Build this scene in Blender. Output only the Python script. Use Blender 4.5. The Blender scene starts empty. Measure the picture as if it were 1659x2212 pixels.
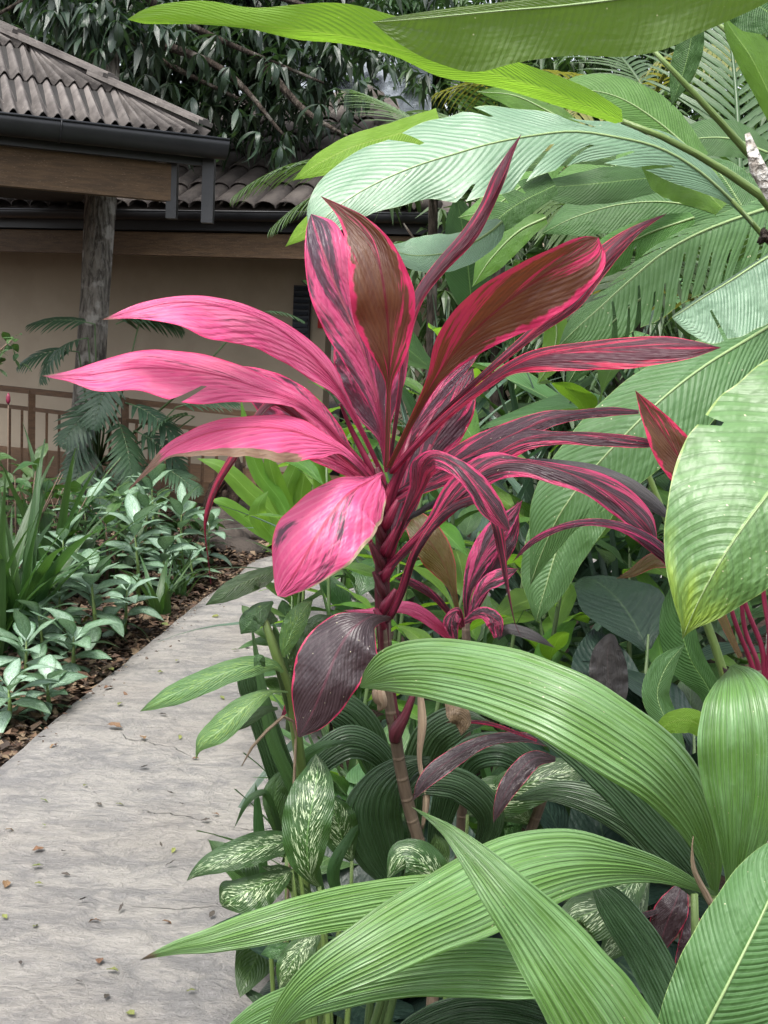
import bpy, bmesh, math, random
from mathutils import Vector, Matrix
from mathutils import noise as mnoise
R = math.radians
rnd = random.Random(7)
sc = bpy.context.scene
COL = sc.collection

# ------------------------------------------------------------ camera, sky, sun, exposure
FPX, CX, CY = 2581.0, 829.5, 1106.0            # focal length and centre of the photograph in its 1659 x 2212 units
PITCH, ROLL, EYE = R(8.1), 0.05, Vector((0, 0, 1.6))
_f = Vector((0, math.cos(PITCH), -math.sin(PITCH)))
_r0 = Vector((1, 0, 0)); _u0 = Vector((0, math.sin(PITCH), math.cos(PITCH)))
_r = _r0 * math.cos(ROLL) + _u0 * math.sin(ROLL)
_u = -_r0 * math.sin(ROLL) + _u0 * math.cos(ROLL)
cam_d = bpy.data.cameras.new('camera'); cam = bpy.data.objects.new('camera', cam_d); COL.objects.link(cam)
cam.matrix_world = Matrix(((_r.x, _u.x, -_f.x, EYE.x), (_r.y, _u.y, -_f.y, EYE.y), (_r.z, _u.z, -_f.z, EYE.z), (0, 0, 0, 1)))
cam_d.sensor_fit = 'VERTICAL'; cam_d.sensor_height = 24; cam_d.sensor_width = 18
cam_d.lens = 24 * FPX / 2212; cam_d.clip_start = 0.05; cam_d.clip_end = 400
sc.camera = cam

SUN_EL, SUN_AZ = R(62), R(205)
w = bpy.data.worlds.new('World'); sc.world = w; w.use_nodes = True
nt = w.node_tree; nt.nodes.clear()
sky = nt.nodes.new('ShaderNodeTexSky'); sky.sky_type = 'NISHITA'; sky.sun_disc = False
sky.sun_elevation = SUN_EL; sky.sun_rotation = SUN_AZ; sky.air_density = 1.0; sky.dust_density = 4.0; sky.ozone_density = 1.0
hs = nt.nodes.new('ShaderNodeHueSaturation'); hs.inputs['Saturation'].default_value = 0.35
bg = nt.nodes.new('ShaderNodeBackground'); bg.inputs['Strength'].default_value = 0.15
wo = nt.nodes.new('ShaderNodeOutputWorld')
nt.links.new(sky.outputs[0], hs.inputs['Color']); nt.links.new(hs.outputs[0], bg.inputs[0]); nt.links.new(bg.outputs[0], wo.inputs[0])
sl = bpy.data.lights.new('sun', 'SUN'); sl.energy = 1.5; sl.angle = R(18); sl.color = (1, .97, .92)
so = bpy.data.objects.new('sun', sl); COL.objects.link(so)
# sun direction: the sky's sun_rotation turns clockwise from +Y
sd = Vector((math.sin(SUN_AZ) * math.cos(SUN_EL), math.cos(SUN_AZ) * math.cos(SUN_EL), math.sin(SUN_EL)))
so.rotation_euler = sd.to_track_quat('Z', 'Y').to_euler()
sc.view_settings.view_transform = 'Standard'; sc.view_settings.look = 'None'
sc.view_settings.exposure = 1.45; sc.view_settings.gamma = 1.0; sc.view_settings.use_curve_mapping = False
sc.render.engine = 'CYCLES'
sc.cycles.max_bounces = 8; sc.cycles.diffuse_bounces = 4; sc.cycles.glossy_bounces = 2; sc.cycles.transmission_bounces = 4
sc.cycles.use_denoising = True

# ------------------------------------------------------------ helpers
def ray(x, y):
    a = (x - CX) / FPX; b = (CY - y) / FPX
    return _f + _r * a + _u * b
def at(x, y, Y):
    d = ray(x, y); return EYE + d * (Y / d.y)
def gnd(x, y, z=0.0):
    d = ray(x, y); return EYE + d * ((z - EYE.z) / d.z)

def tag(o, label=None, cat=None, group=None, kind=None):
    if label: o['label'] = label
    if cat: o['category'] = cat
    if group: o['group'] = group
    if kind: o['kind'] = kind
    return o
def thing(name, label, cat, loc, group=None):
    o = bpy.data.objects.new(name, None); COL.objects.link(o); o.location = loc; o.empty_display_size = .05
    return tag(o, label, cat, group)
def origin(o):                                   # world origin of an object (nothing here that has world-space children is rotated)
    v = Vector(o.location); p = o.parent
    while p is not None: v += Vector(p.location); p = p.parent
    return v
def mesh(name, verts, faces, mat, uvs=None, smooth=True):
    me = bpy.data.meshes.new(name); me.from_pydata([tuple(v) for v in verts], [], faces)
    if uvs:
        ul = me.uv_layers.new(name='UVMap'); li = [0] * len(me.loops); me.loops.foreach_get('vertex_index', li)
        fl = [c for i in li for c in uvs[i]]; ul.data.foreach_set('uv', fl)
    if smooth: me.polygons.foreach_set('use_smooth', [True] * len(me.polygons))
    if mat: me.materials.append(mat)
    me.update(); return me
def link(name, me, parent=None, local=False):
    o = bpy.data.objects.new(name, me); COL.objects.link(o)
    if parent:
        o.parent = parent
        if not local: o.location = -origin(parent)
    return o
class MB:
    def __init__(s): s.v = []; s.f = []; s.uv = []
    def add(s, vs, fs, uvs=None):
        b = len(s.v); s.v += list(vs); s.f += [tuple(i + b for i in f) for f in fs]
        s.uv += list(uvs) if uvs else [(0.5, 0.5)] * len(vs)
    def hexa(s, p):                               # 8 points: bottom 4 (ccw), top 4
        s.add(p, [(3, 2, 1, 0), (4, 5, 6, 7), (0, 1, 5, 4), (1, 2, 6, 5), (2, 3, 7, 6), (3, 0, 4, 7)])
    def box(s, c, size, ax=Vector((1, 0, 0)), az=Vector((0, 0, 1))):
        ax = Vector(ax).normalized(); az = Vector(az).normalized(); ay = az.cross(ax).normalized(); c = Vector(c)
        hx, hy, hz = (k / 2 for k in size)
        s.hexa([c + ax * i * hx + ay * j * hy + az * k * hz for k in (-1, 1) for i, j in ((-1, -1), (1, -1), (1, 1), (-1, 1))])
    def bar(s, a, b, wd, ht, up=Vector((0, 0, 1))):
        a = Vector(a); b = Vector(b); d = (b - a); L = d.length; d.normalize()
        up = (up - d * up.dot(d)).normalized()
        s.box((a + b) / 2, (L, wd, ht), d, up)
    def tube(s, pts, rad, n=8, rough=0.0, cap=True, seed=0):
        pts = [Vector(p) for p in pts]; m = len(pts); rr = rad if isinstance(rad, (list, tuple)) else [rad] * m
        vs, fs, uv = [], [], []; up = Vector((0.13, -1, .21)); prev = None; L = 0
        for i in range(m):
            t = (pts[min(i + 1, m - 1)] - pts[max(i - 1, 0)])
            if t.length < 1e-7: t = Vector((0, 0, 1))
            t.normalize()
            if prev is None: n1 = t.cross(up)
            else: n1 = prev - t * prev.dot(t)
            n1.normalize(); prev = n1; n2 = t.cross(n1)
            if i: L += (pts[i] - pts[i - 1]).length
            for k in range(n):
                a = 2 * math.pi * k / n; r = rr[i]
                if rough: r *= 1 + rough * mnoise.noise(Vector((math.cos(a) * 1.7 + seed, math.sin(a) * 1.7, L * 9)))
                vs.append(pts[i] + n1 * math.cos(a) * r + n2 * math.sin(a) * r); uv.append((k / n, L))
        for i in range(m - 1):
            for k in range(n):
                fs.append((i * n + k, i * n + (k + 1) % n, (i + 1) * n + (k + 1) % n, (i + 1) * n + k))
        if cap: fs.append(tuple(range(n))[::-1]); fs.append(tuple((m - 1) * n + k for k in range(n)))
        s.add(vs, fs, uv)
    def mesh(s, name, mat, smooth=True): return mesh(name, s.v, s.f, mat, s.uv, smooth)
    def build(s, name, mat, parent=None, smooth=False): return link(name, s.mesh(name, mat, smooth), parent)
def spline(P, n):                                 # Catmull-Rom through rows of any width
    m = len(P); cum = [0]
    for i in range(1, m): cum.append(cum[-1] + max(1e-6, math.dist(P[i][:3], P[i - 1][:3])))
    out = []
    for k in range(n):
        s = cum[-1] * k / (n - 1); i = 0
        while i < m - 2 and cum[i + 1] < s: i += 1
        t = (s - cum[i]) / (cum[i + 1] - cum[i]); t = min(1, max(0, t))
        p1, p2 = P[i], P[i + 1]; h = cum[i + 1] - cum[i]
        def tan(j):
            if j == 0: return [(b - a) / (cum[1] - cum[0]) for a, b in zip(P[0], P[1])]
            if j == m - 1: return [(b - a) / (cum[j] - cum[j - 1]) for a, b in zip(P[j - 1], P[j])]
            return [(c - a) / (cum[j + 1] - cum[j - 1]) for a, c in zip(P[j - 1], P[j + 1])]
        m1, m2 = tan(i), tan(i + 1)
        a = 2 * t**3 - 3 * t * t + 1; b = t**3 - 2 * t * t + t; c = -2 * t**3 + 3 * t * t; d = t**3 - t * t
        out.append([a * q1 + b * h * r1 + c * q2 + d * h * r2 for q1, q2, r1, r2 in zip(p1, p2, m1, m2)])
    return out

# ------------------------------------------------------------ materials
class G:
    def __init__(s, name):
        s.m = bpy.data.materials.new(name); s.m.use_nodes = True; s.t = s.m.node_tree; s.t.nodes.clear()
        s.out = s.n('ShaderNodeOutputMaterial')
    def n(s, ty, **kw):
        q = s.t.nodes.new(ty)
        for k, v in kw.items(): setattr(q, k, v)
        return q
    def l(s, a, b): s.t.links.new(a, b)
    def put(s, sock, v):
        if hasattr(v, 'default_value') or isinstance(v, bpy.types.NodeSocket): s.l(v, sock)
        else: sock.default_value = v
    def M(s, op, a, b=0.0, c=None, clamp=False):
        q = s.n('ShaderNodeMath', operation=op, use_clamp=clamp); s.put(q.inputs[0], a); s.put(q.inputs[1], b)
        if c is not None: s.put(q.inputs[2], c)
        return q.outputs[0]
    def step(s, x, lo, hi, a=0.0, b=1.0):
        q = s.n('ShaderNodeMapRange', interpolation_type='SMOOTHSTEP')
        for k, v in zip(('Value', 'From Min', 'From Max', 'To Min', 'To Max'), (x, lo, hi, a, b)): s.put(q.inputs[k], v)
        return q.outputs[0]
    def mix(s, f, a, b, mode='MIX'):
        q = s.n('ShaderNodeMix', data_type='RGBA', blend_type=mode, clamp_factor=True)
        s.put(q.inputs[0], f)
        for k, v in ((6, a), (7, b)):
            s.put(q.inputs[k], (*v, 1) if isinstance(v, tuple) and len(v) == 3 else v)
        return q.outputs[2]
    def xyz(s, x=0.0, y=0.0, z=0.0):
        q = s.n('ShaderNodeCombineXYZ'); s.put(q.inputs[0], x); s.put(q.inputs[1], y); s.put(q.inputs[2], z); return q.outputs[0]
    def noise(s, vec, scale=1.0, detail=3.0, rough=.55, dist=0.0):
        q = s.n('ShaderNodeTexNoise'); s.put(q.inputs['Vector'], vec); q.inputs['Scale'].default_value = scale
        q.inputs['Detail'].default_value = detail; q.inputs['Roughness'].default_value = rough; q.inputs['Distortion'].default_value = dist
        return q.outputs['Fac']
    def vor(s, vec, scale=1.0, feature='F1', out='Distance', rand=1.0):
        q = s.n('ShaderNodeTexVoronoi', feature=feature); s.put(q.inputs['Vector'], vec); q.inputs['Scale'].default_value = scale
        q.inputs['Randomness'].default_value = rand
        return q.outputs[out]
    def bump(s, h, dist, strength=1.0, nrm=None):
        q = s.n('ShaderNodeBump'); q.inputs['Strength'].default_value = strength; q.inputs['Distance'].default_value = dist
        s.put(q.inputs['Height'], h)
        if nrm is not None: s.l(nrm, q.inputs['Normal'])
        return q.outputs[0]
    def pos(s): return s.n('ShaderNodeNewGeometry').outputs['Position']
    def obj(s): return s.n('ShaderNodeTexCoord').outputs['Object']
    def rand(s): return s.n('ShaderNodeObjectInfo').outputs['Random']
    def uv(s):
        q = s.n('ShaderNodeSeparateXYZ'); s.l(s.n('ShaderNodeTexCoord').outputs['UV'], q.inputs[0]); return q.outputs[0], q.outputs[1]
    def bsdf(s, col, rough=.6, bump=None, spec=.5, metal=0.0, coat=0.0):
        q = s.n('ShaderNodeBsdfPrincipled'); s.put(q.inputs['Base Color'], (*col, 1) if isinstance(col, tuple) else col)
        s.put(q.inputs['Roughness'], rough); s.put(q.inputs['Specular IOR Level'], spec); q.inputs['Metallic'].default_value = metal
        q.inputs['Coat Weight'].default_value = coat; q.inputs['Coat Roughness'].default_value = .35
        if bump is not None: s.l(bump, q.inputs['Normal'])
        return q.outputs[0]
    def done(s, sh): s.l(sh, s.out.inputs[0]); return s.m

def leaf_mat(name, base, base2=None, vein='side', nv=40, k=.25, vein_c=None, mid_c=None, edge=None, edge_w=.07, streak=None, streak_t=.5, streak_c=.25,
             spots=None, spots_t=.5, tr=.25, tr_c=None, rough=.42, spec=.5, bump=.0012, dry=None, dry_v=None, dry_u=None, var=.25, blem=.0, blem_c=(.45, .42, .25), coat=0.0, tipc=None, specks=0.0, basec=None, base_v=.42):
    g = G(name); u, v = g.uv(); su = g.M('MULTIPLY_ADD', u, 2.0, -1.0); a = g.M('ABSOLUTE', su); rd = g.rand()
    off = g.M('MULTIPLY', rd, 37.0)
    big = g.noise(g.xyz(g.M('MULTIPLY', su, 1.5), g.M('MULTIPLY', v, 4.0), off), 1.6, 3)
    col = g.mix(g.step(big, .35, .68), base, base2 or tuple(c * .78 for c in base))
    # the coordinate that is constant along one vein
    if vein == 'side': p = g.M('MULTIPLY', g.M('SUBTRACT', v, g.M('MULTIPLY', g.M('POWER', a, 1.25), k)), float(nv))
    elif vein == 'cord': p = g.M('MULTIPLY', g.M('SUBTRACT', g.M('MULTIPLY', v, 1.0), g.M('MULTIPLY', g.M('POWER', a, .8), k)), float(nv))
    else: p = g.M('MULTIPLY', u, float(nv))
    side = g.M('MULTIPLY', g.M('SIGN', su), 3.1) if vein != 'long' else 0.0
    if vein == 'long':
        fine = g.noise(g.xyz(p, g.M('MULTIPLY', v, .5), off), .7, 5, .68)
        pj = g.M('ADD', p, g.M('MULTIPLY', g.noise(g.xyz(p, g.M('MULTIPLY', v, .3), off), .35, 2), 2.2))
        fr = g.M('PINGPONG', pj, .5); line = g.step(fr, .02, .24, 1, 0)
        hgt = g.M('ADD', g.M('MULTIPLY', fine, .8), g.M('MULTIPLY', line, .6))
    else:
        fine = g.noise(g.xyz(p, side, off), .9 if vein == 'cord' else 3.0, 4, .65)
        pj = g.M('ADD', p, g.M('MULTIPLY', g.noise(g.xyz(p, side, off), .6, 1), .8))
        fr = g.M('PINGPONG', pj, .5); line = g.step(fr, .03, .22, 1, 0)
        hgt = g.M('ADD', g.M('MULTIPLY', fine, .45), g.M('MULTIPLY', fr, .9 if vein == 'side' else .4))
    vc = vein_c or tuple(min(1, c * 1.35) for c in base)
    dkc = tuple(c * .62 for c in base)
    col = g.mix(g.M('MULTIPLY', g.step(fine, .42, .75), .32 if vein == 'side' else .75 if vein == 'long' else .5), col, dkc)  # darker streaks; strongest on long-veined leaves, painting shade into the pleat valleys
    col = g.mix(g.M('MULTIPLY', line, .4 if vein != 'cord' else .36), col, vc)
    if streak:
        sv = g.xyz(g.M('MULTIPLY', p, streak_c * 1.8), g.M('ADD', side, g.M('MULTIPLY', a, .7)), off)
        sn = g.noise(sv, 1.0, 5, .72)
        col = g.mix(g.step(sn, streak_t - .035, streak_t + .035), col, streak)
    if spots:
        sp = g.noise(g.xyz(g.M('MULTIPLY', p, 1.9), g.M('ADD', side, g.M('MULTIPLY', a, 6.5)), off), 1.0, 3, .6, .7)
        sp2 = g.M('ADD', sp, g.step(a, .55, .95, .0, -.3))
        col = g.mix(g.step(sp2, spots_t - .02, spots_t + .02), col, spots)
    if mid_c: col = g.mix(g.step(a, .016, .06 if vein == 'cord' else .035, 1, 0), col, mid_c)
    if basec: col = g.mix(g.step(g.M('ADD', v, g.M('MULTIPLY', g.M('SUBTRACT', a, .5), .18)), base_v * .35, base_v, .92, 0), col, basec)
    if tipc: col = g.mix(g.step(g.M('ADD', v, g.M('MULTIPLY', big, .5)), 1.0, 1.28, 0, .9), col, tipc)
    if edge:
        en = g.M('MULTIPLY_ADD', g.noise(g.xyz(g.M('MULTIPLY', v, 14.0), side, off), 1.0, 3), edge_w * 3.2, -edge_w * 1.8)
        col = g.mix(g.step(g.M('ADD', a, en), 1 - edge_w * 1.25, 1 - edge_w * .8), col, edge)
    if specks:
        sk = g.vor(g.xyz(g.M('MULTIPLY', u, 9.0), g.M('MULTIPLY', v, 34.0), off), 1.0)
        msk = g.M('MULTIPLY', g.step(sk, .035, .09, 1, 0), g.step(g.noise(g.xyz(u, g.M('MULTIPLY', v, 5.0), off), 1.4, 2), .5 - specks, .62 - specks))
        col = g.mix(msk, col, (.62, .58, .38))
    if blem:
        bn = g.noise(g.xyz(g.M('MULTIPLY', u, 5.0), g.M('MULTIPLY', v, 16.0), off), 1.3, 5, .7)
        col = g.mix(g.step(bn, .80 - blem, .84 - blem), col, blem_c)
    drm = None
    if dry:
        dn = g.M('MULTIPLY_ADD', g.noise(g.xyz(g.M('MULTIPLY', u, 4.0), g.M('MULTIPLY', v, 18.0), off), 1.0, 4), .12, -.06)
        if dry_v: drm = g.step(g.M('ADD', v, dn), dry_v - .01, dry_v + .015)
        if dry_u:                                  # (side sign, threshold, v0)
            mu = g.M('MULTIPLY', g.step(g.M('ADD', g.M('MULTIPLY', su, dry_u[0]), dn), dry_u[1] - .02, dry_u[1] + .02), g.step(g.M('ADD', v, dn), dry_u[2] - .03, dry_u[2]))
            drm = g.M('MAXIMUM', drm, mu) if drm is not None else mu
        dc = g.mix(g.noise(g.xyz(g.M('MULTIPLY', u, 22.0), g.M('MULTIPLY', v, 9.0), 0.0), 1.5, 3), (.07, .045, .025), dry)
        col = g.mix(drm, col, dc)
    hsv = g.n('ShaderNodeHueSaturation'); g.l(col, hsv.inputs['Color']); g.put(hsv.inputs['Value'], g.M('MULTIPLY_ADD', rd, var, 1 - var / 2))
    g.put(hsv.inputs['Hue'], g.M('MULTIPLY_ADD', g.M('FRACT', g.M('MULTIPLY', rd, 7.3)), .02 * var / .25, .5 - .01 * var / .25))
    col = hsv.outputs[0]
    hgt = g.M('ADD', hgt, g.M('MULTIPLY', big, 3.0))
    bm = g.bump(hgt, bump)
    sh = g.bsdf(col, g.M('MULTIPLY_ADD', fine, .18, rough - .09), bm, spec, 0.0, coat)
    if tr:
        tb = g.n('ShaderNodeBsdfTranslucent'); tc = g.mix(.65, col, tr_c or tuple(min(1, c * 1.8) for c in base)); g.l(tc, tb.inputs[0]); g.l(bm, tb.inputs['Normal'])
        ms = g.n('ShaderNodeMixShader'); ms.inputs[0].default_value = tr; g.l(sh, ms.inputs[1]); g.l(tb.outputs[0], ms.inputs[2]); sh = ms.outputs[0]
    return g.done(sh)

PINK = (.60, .080, .215); DPUR = (.050, .032, .052); BRZ = (.10, .035, .022); RED = (.60, .025, .11)
MT = {}
MT['c_pink'] = leaf_mat('cordyline_pink', PINK, (.66, .16, .28), 'cord', 13, .45, (.66, .20, .32), (.34, .03, .10), (.60, .04, .14), .05, DPUR, .67, .14, basec=(.34, .022, .075), dry=(.40, .30, .20), dry_v=.975, tr=.3, tr_c=(.9, .06, .16), rough=.42, bump=.0034, var=.12, blem=.03)
MT['c_pinkdark'] = leaf_mat('cordyline_pink_dark', PINK, (.55, .10, .20), 'cord', 13, .45, (.58, .16, .28), (.36, .10, .14), (.60, .05, .16), .09, (.060, .050, .068), .49, .10, basec=(.30, .022, .07), base_v=.3, tr=.28, tr_c=(.8, .06, .14), rough=.40, bump=.0034, var=.12, specks=.06, blem=.02)
MT['c_dark'] = leaf_mat('cordyline_dark', (.034, .014, .022), (.05, .022, .034), 'cord', 16, .45, (.07, .04, .05), (.22, .02, .05), (.36, .025, .075), .09, (.40, .03, .10), .575, .22, tr=.15, tr_c=(.4, .02, .05), spec=.38, rough=.42, bump=.0024, var=.2, specks=.05)
MT['c_dark2'] = leaf_mat('cordyline_plum_pink_margin', (.036, .022, .029), (.05, .03, .038), 'cord', 16, .45, (.11, .06, .075), (.30, .03, .07), (.46, .035, .12), .20, (.46, .05, .13), .56, .15, tr=.2, tr_c=(.5, .03, .08), rough=.38, bump=.003, var=.2, specks=.05)
MT['c_grey'] = leaf_mat('cordyline_plum', (.026, .017, .020), (.038, .026, .029), 'cord', 20, .45, (.075, .05, .057), (.08, .03, .04), (.36, .025, .07), .055, None, tr=.1, tr_c=(.4, .02, .05), rough=.42, bump=.0018, var=.1, specks=.16)
MT['c_bronze'] = leaf_mat('cordyline_bronze', (.085, .035, .022), (.11, .050, .022), 'cord', 16, .5, (.15, .07, .03), (.12, .008, .02), RED, .20, (.55, .02, .10), .585, .15, tr=.35, tr_c=(.30, .06, .02), rough=.5, bump=.0018, var=.1)
MT['c_red'] = leaf_mat('cordyline_red', (.38, .012, .055), (.26, .012, .045), 'cord', 16, .5, (.42, .03, .08), (.10, .01, .03), (.5, .03, .09), .06, (.05, .014, .024), .47, .12, spec=.35, tr=.25, tr_c=(.6, .02, .06), rough=.46, bump=.002, var=.1)
MT['c_torn'] = leaf_mat('cordyline_pink_withered', PINK, (.62, .09, .22), 'cord', 13, .45, (.70, .20, .33), (.42, .04, .10), (.66, .05, .13), .04, DPUR, .68, .22, tr=.3, tr_c=(.9, .06, .16), rough=.5, bump=.0024, var=.05, dry=(.30, .22, .14), dry_v=.84, dry_u=(-1, .70, .34))
MT['c_torn2'] = leaf_mat('cordyline_pink_chewed', PINK, (.66, .10, .24), 'cord', 12, .4, (.70, .22, .34), (.40, .04, .10), (.60, .08, .12), .03, DPUR, .565, .16, tr=.3, tr_c=(.9, .06, .16), rough=.45, bump=.0024, var=.05, dry=(.55, .45, .30), dry_u=(-1, .93, .42))
MT['c_olive'] = leaf_mat('cordyline_olive', (.085, .075, .022), (.10, .06, .022), 'cord', 18, .5, (.12, .09, .03), (.10, .04, .02), (.35, .05, .06), .08, None, tr=.3, tr_c=(.4, .2, .03), bump=.002)
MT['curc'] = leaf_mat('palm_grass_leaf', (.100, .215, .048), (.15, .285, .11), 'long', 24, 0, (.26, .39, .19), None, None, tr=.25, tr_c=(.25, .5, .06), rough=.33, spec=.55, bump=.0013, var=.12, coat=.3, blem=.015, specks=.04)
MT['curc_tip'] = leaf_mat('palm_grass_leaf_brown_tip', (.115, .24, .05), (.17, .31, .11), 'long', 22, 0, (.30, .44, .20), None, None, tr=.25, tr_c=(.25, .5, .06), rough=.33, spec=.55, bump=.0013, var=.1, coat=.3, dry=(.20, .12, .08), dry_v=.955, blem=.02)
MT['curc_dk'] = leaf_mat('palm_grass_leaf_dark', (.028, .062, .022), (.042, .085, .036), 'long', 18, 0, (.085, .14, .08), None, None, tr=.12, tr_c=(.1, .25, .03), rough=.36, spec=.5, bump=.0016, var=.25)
MT['hel'] = leaf_mat('heliconia_leaf', (.060, .138, .042), (.078, .165, .062), 'side', 44, .16, (.13, .23, .11), (.30, .42, .18), (.20, .30, .10), .012, tr=.22, tr_c=(.25, .5, .05), rough=.45, spec=.34, bump=.0022, var=.15, specks=.03, blem=.02)
MT['hel_tip'] = leaf_mat('heliconia_leaf_yellowing', (.095, .20, .06), (.12, .24, .085), 'side', 26, .20, (.06, .12, .04), (.28, .42, .16), (.24, .34, .10), .02, tr=.25, tr_c=(.25, .5, .05), rough=.40, spec=.6, bump=.003, var=.05, specks=.1, tipc=(.26, .38, .035), coat=.2)
MT['hel_pale'] = leaf_mat('heliconia_leaf_pale', (.135, .25, .145), (.11, .215, .12), 'side', 52, .16, (.20, .31, .22), (.26, .37, .22), (.22, .32, .16), .012, tr=.2, tr_c=(.3, .55, .15), rough=.42, spec=.7, bump=.0022, var=.08, specks=.04, coat=.3)  # paler blue-green base colour carries part of the sky sheen
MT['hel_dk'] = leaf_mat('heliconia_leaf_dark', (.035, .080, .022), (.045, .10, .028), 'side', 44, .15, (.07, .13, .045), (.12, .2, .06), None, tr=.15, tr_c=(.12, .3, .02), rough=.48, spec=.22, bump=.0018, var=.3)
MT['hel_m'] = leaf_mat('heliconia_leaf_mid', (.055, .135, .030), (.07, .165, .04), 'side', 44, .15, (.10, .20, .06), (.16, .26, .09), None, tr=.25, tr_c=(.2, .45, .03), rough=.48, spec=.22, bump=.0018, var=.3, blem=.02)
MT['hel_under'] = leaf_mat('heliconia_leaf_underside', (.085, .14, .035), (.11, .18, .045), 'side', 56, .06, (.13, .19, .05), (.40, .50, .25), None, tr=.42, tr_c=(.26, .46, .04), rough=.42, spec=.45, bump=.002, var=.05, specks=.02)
MT['hel_lit'] = leaf_mat('heliconia_leaf_backlit', (.17, .32, .035), (.20, .36, .045), 'side', 44, .16, (.28, .44, .06), (.30, .42, .08), (.26, .34, .08), .012, tr=.55, tr_c=(.34, .62, .04), rough=.5, spec=.3, bump=.0016, var=.08, specks=.02)  # backlight put into the colour: brighter, yellower copy of the heliconia leaf
MT['ginger'] = leaf_mat('ginger_leaf', (.075, .17, .022), (.055, .13, .020), 'side', 46, .5, (.14, .26, .05), (.17, .28, .07), None, tr=.4, tr_c=(.32, .62, .03), rough=.42, bump=.001, var=.5)  # base colour lowered to paint in some shade behind the cordyline
MT['ginger_b'] = leaf_mat('fresh_ginger_leaf', (.10, .21, .035), (.075, .17, .028), 'side', 30, .4, (.17, .32, .06), (.2, .34, .09), None, tr=.45, tr_c=(.36, .66, .05), rough=.42, bump=.001, var=.3)
MT['mid_green'] = leaf_mat('shrub_leaf', (.030, .070, .020), (.045, .095, .028), 'side', 16, .4, (.06, .12, .035), (.08, .15, .05), None, tr=.15, tr_c=(.15, .36, .03), rough=.38, bump=.0015, var=.5)  # darkened base colour stands in for shade between the bed plants
MT['dark_leaf'] = leaf_mat('dark_broad_leaf', (.011, .024, .017), (.016, .033, .022), 'side', 14, .3, (.022, .04, .027), (.03, .055, .03), None, tr=.05, tr_c=(.05, .14, .03), rough=.42, spec=.28, bump=.002, var=.5)  # dark green leaf, deepened further to paint the shaded gaps
MT['grey_leaf'] = leaf_mat('plum_grey_leaf', (.075, .070, .072), (.10, .092, .09), 'long', 24, .3, (.12, .10, .10), (.12, .10, .10), None, tr=.08, rough=.4, bump=.002)
MT['strap'] = leaf_mat('strap_leaf', (.040, .095, .028), (.030, .075, .024), 'long', 12, 0, (.09, .18, .06), None, None, tr=.2, tr_c=(.16, .38, .04), rough=.4, bump=.001, var=.4)  # darkened green, shade among the fill plants put into the colour
MT['pand'] = leaf_mat('blue_green_strap_leaf', (.045, .085, .055), (.07, .12, .08), 'long', 10, 0, (.14, .22, .16), None, None, tr=.15, tr_c=(.12, .3, .08), rough=.36, spec=.6, bump=.001, var=.5)
MT['dief'] = leaf_mat('dumb_cane_leaf', (.024, .062, .014), (.032, .082, .018), 'side', 19, .45, (.04, .095, .024), (.12, .22, .07), None, spots=(.44, .54, .32), spots_t=.56, tr=.2, tr_c=(.2, .4, .04), rough=.36, bump=.0014, var=.15, coat=.15)
MT['agla'] = leaf_mat('silver_green_leaf', (.13, .22, .135), (.095, .17, .10), 'side', 15, .42, (.06, .13, .05), (.22, .34, .20), (.04, .09, .035), .16, spots=(.22, .32, .23), spots_t=.52, tr=.15, tr_c=(.2, .4, .12), rough=.36, bump=.0014, var=.25, coat=.1)
MT['agla_l'] = leaf_mat('silver_green_leaf_pale', (.17, .27, .19), (.13, .215, .14), 'side', 13, .42, (.07, .14, .06), (.24, .36, .22), (.045, .10, .04), .14, spots=(.27, .38, .29), spots_t=.47, tr=.15, tr_c=(.2, .4, .12), rough=.36, bump=.0014, var=.2, coat=.1, blem=.02)
MT['croton'] = leaf_mat('mottled_leaf', (.075, .16, .055), (.10, .20, .06), 'side', 17, .35, (.16, .26, .09), (.24, .36, .16), None, spots=(.19, .30, .08), spots_t=.56, tr=.25, tr_c=(.25, .5, .05), rough=.42, bump=.0018, var=.15, blem=.03)
MT['mango'] = leaf_mat('mango_leaf', (.020, .036, .024), (.028, .048, .030), 'side', 16, .3, (.035, .06, .035), (.05, .08, .04), None, tr=.15, tr_c=(.10, .24, .04), rough=.34, spec=.5, bump=.001, var=.6)
MT['palm'] = leaf_mat('palm_leaflet', (.05, .10, .03), (.065, .12, .04), 'long', 4, 0, (.09, .15, .06), None, None, tr=.2, tr_c=(.15, .3, .04), rough=.4, bump=.0006, var=.5)
MT['palm_y'] = leaf_mat('palm_leaflet_yellowing', (.16, .15, .03), (.10, .13, .03), 'long', 4, 0, (.2, .2, .06), None, None, tr=.3, tr_c=(.4, .4, .05), rough=.45, bump=.0006, var=.5)
MT['philo'] = leaf_mat('tree_philodendron_leaf', (.035, .075, .042), (.048, .098, .052), 'side', 14, .3, (.09, .16, .08), (.12, .19, .09), None, tr=.15, tr_c=(.12, .3, .05), rough=.36, bump=.001, var=.4)
MT['dryleaf'] = leaf_mat('dry_brown_leaf', (.13, .08, .045), (.085, .05, .03), 'side', 12, .4, (.22, .14, .08), None, None, tr=.1, rough=.6, bump=.001, var=.6)
MT['scrap_g'] = leaf_mat('fallen_green_scrap', (.16, .20, .05), (.2, .2, .06), 'side', 8, .4, tr=.1, rough=.6, var=.4)
MT['scrap_o'] = leaf_mat('fallen_orange_leaf', (.20, .12, .06), (.15, .085, .045), 'side', 8, .4, tr=.1, rough=.6, var=.4)
MT['scrap_d'] = leaf_mat('fallen_dark_leaf', (.05, .045, .035), (.07, .05, .04), 'side', 8, .4, tr=.0, rough=.7, var=.4)

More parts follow.
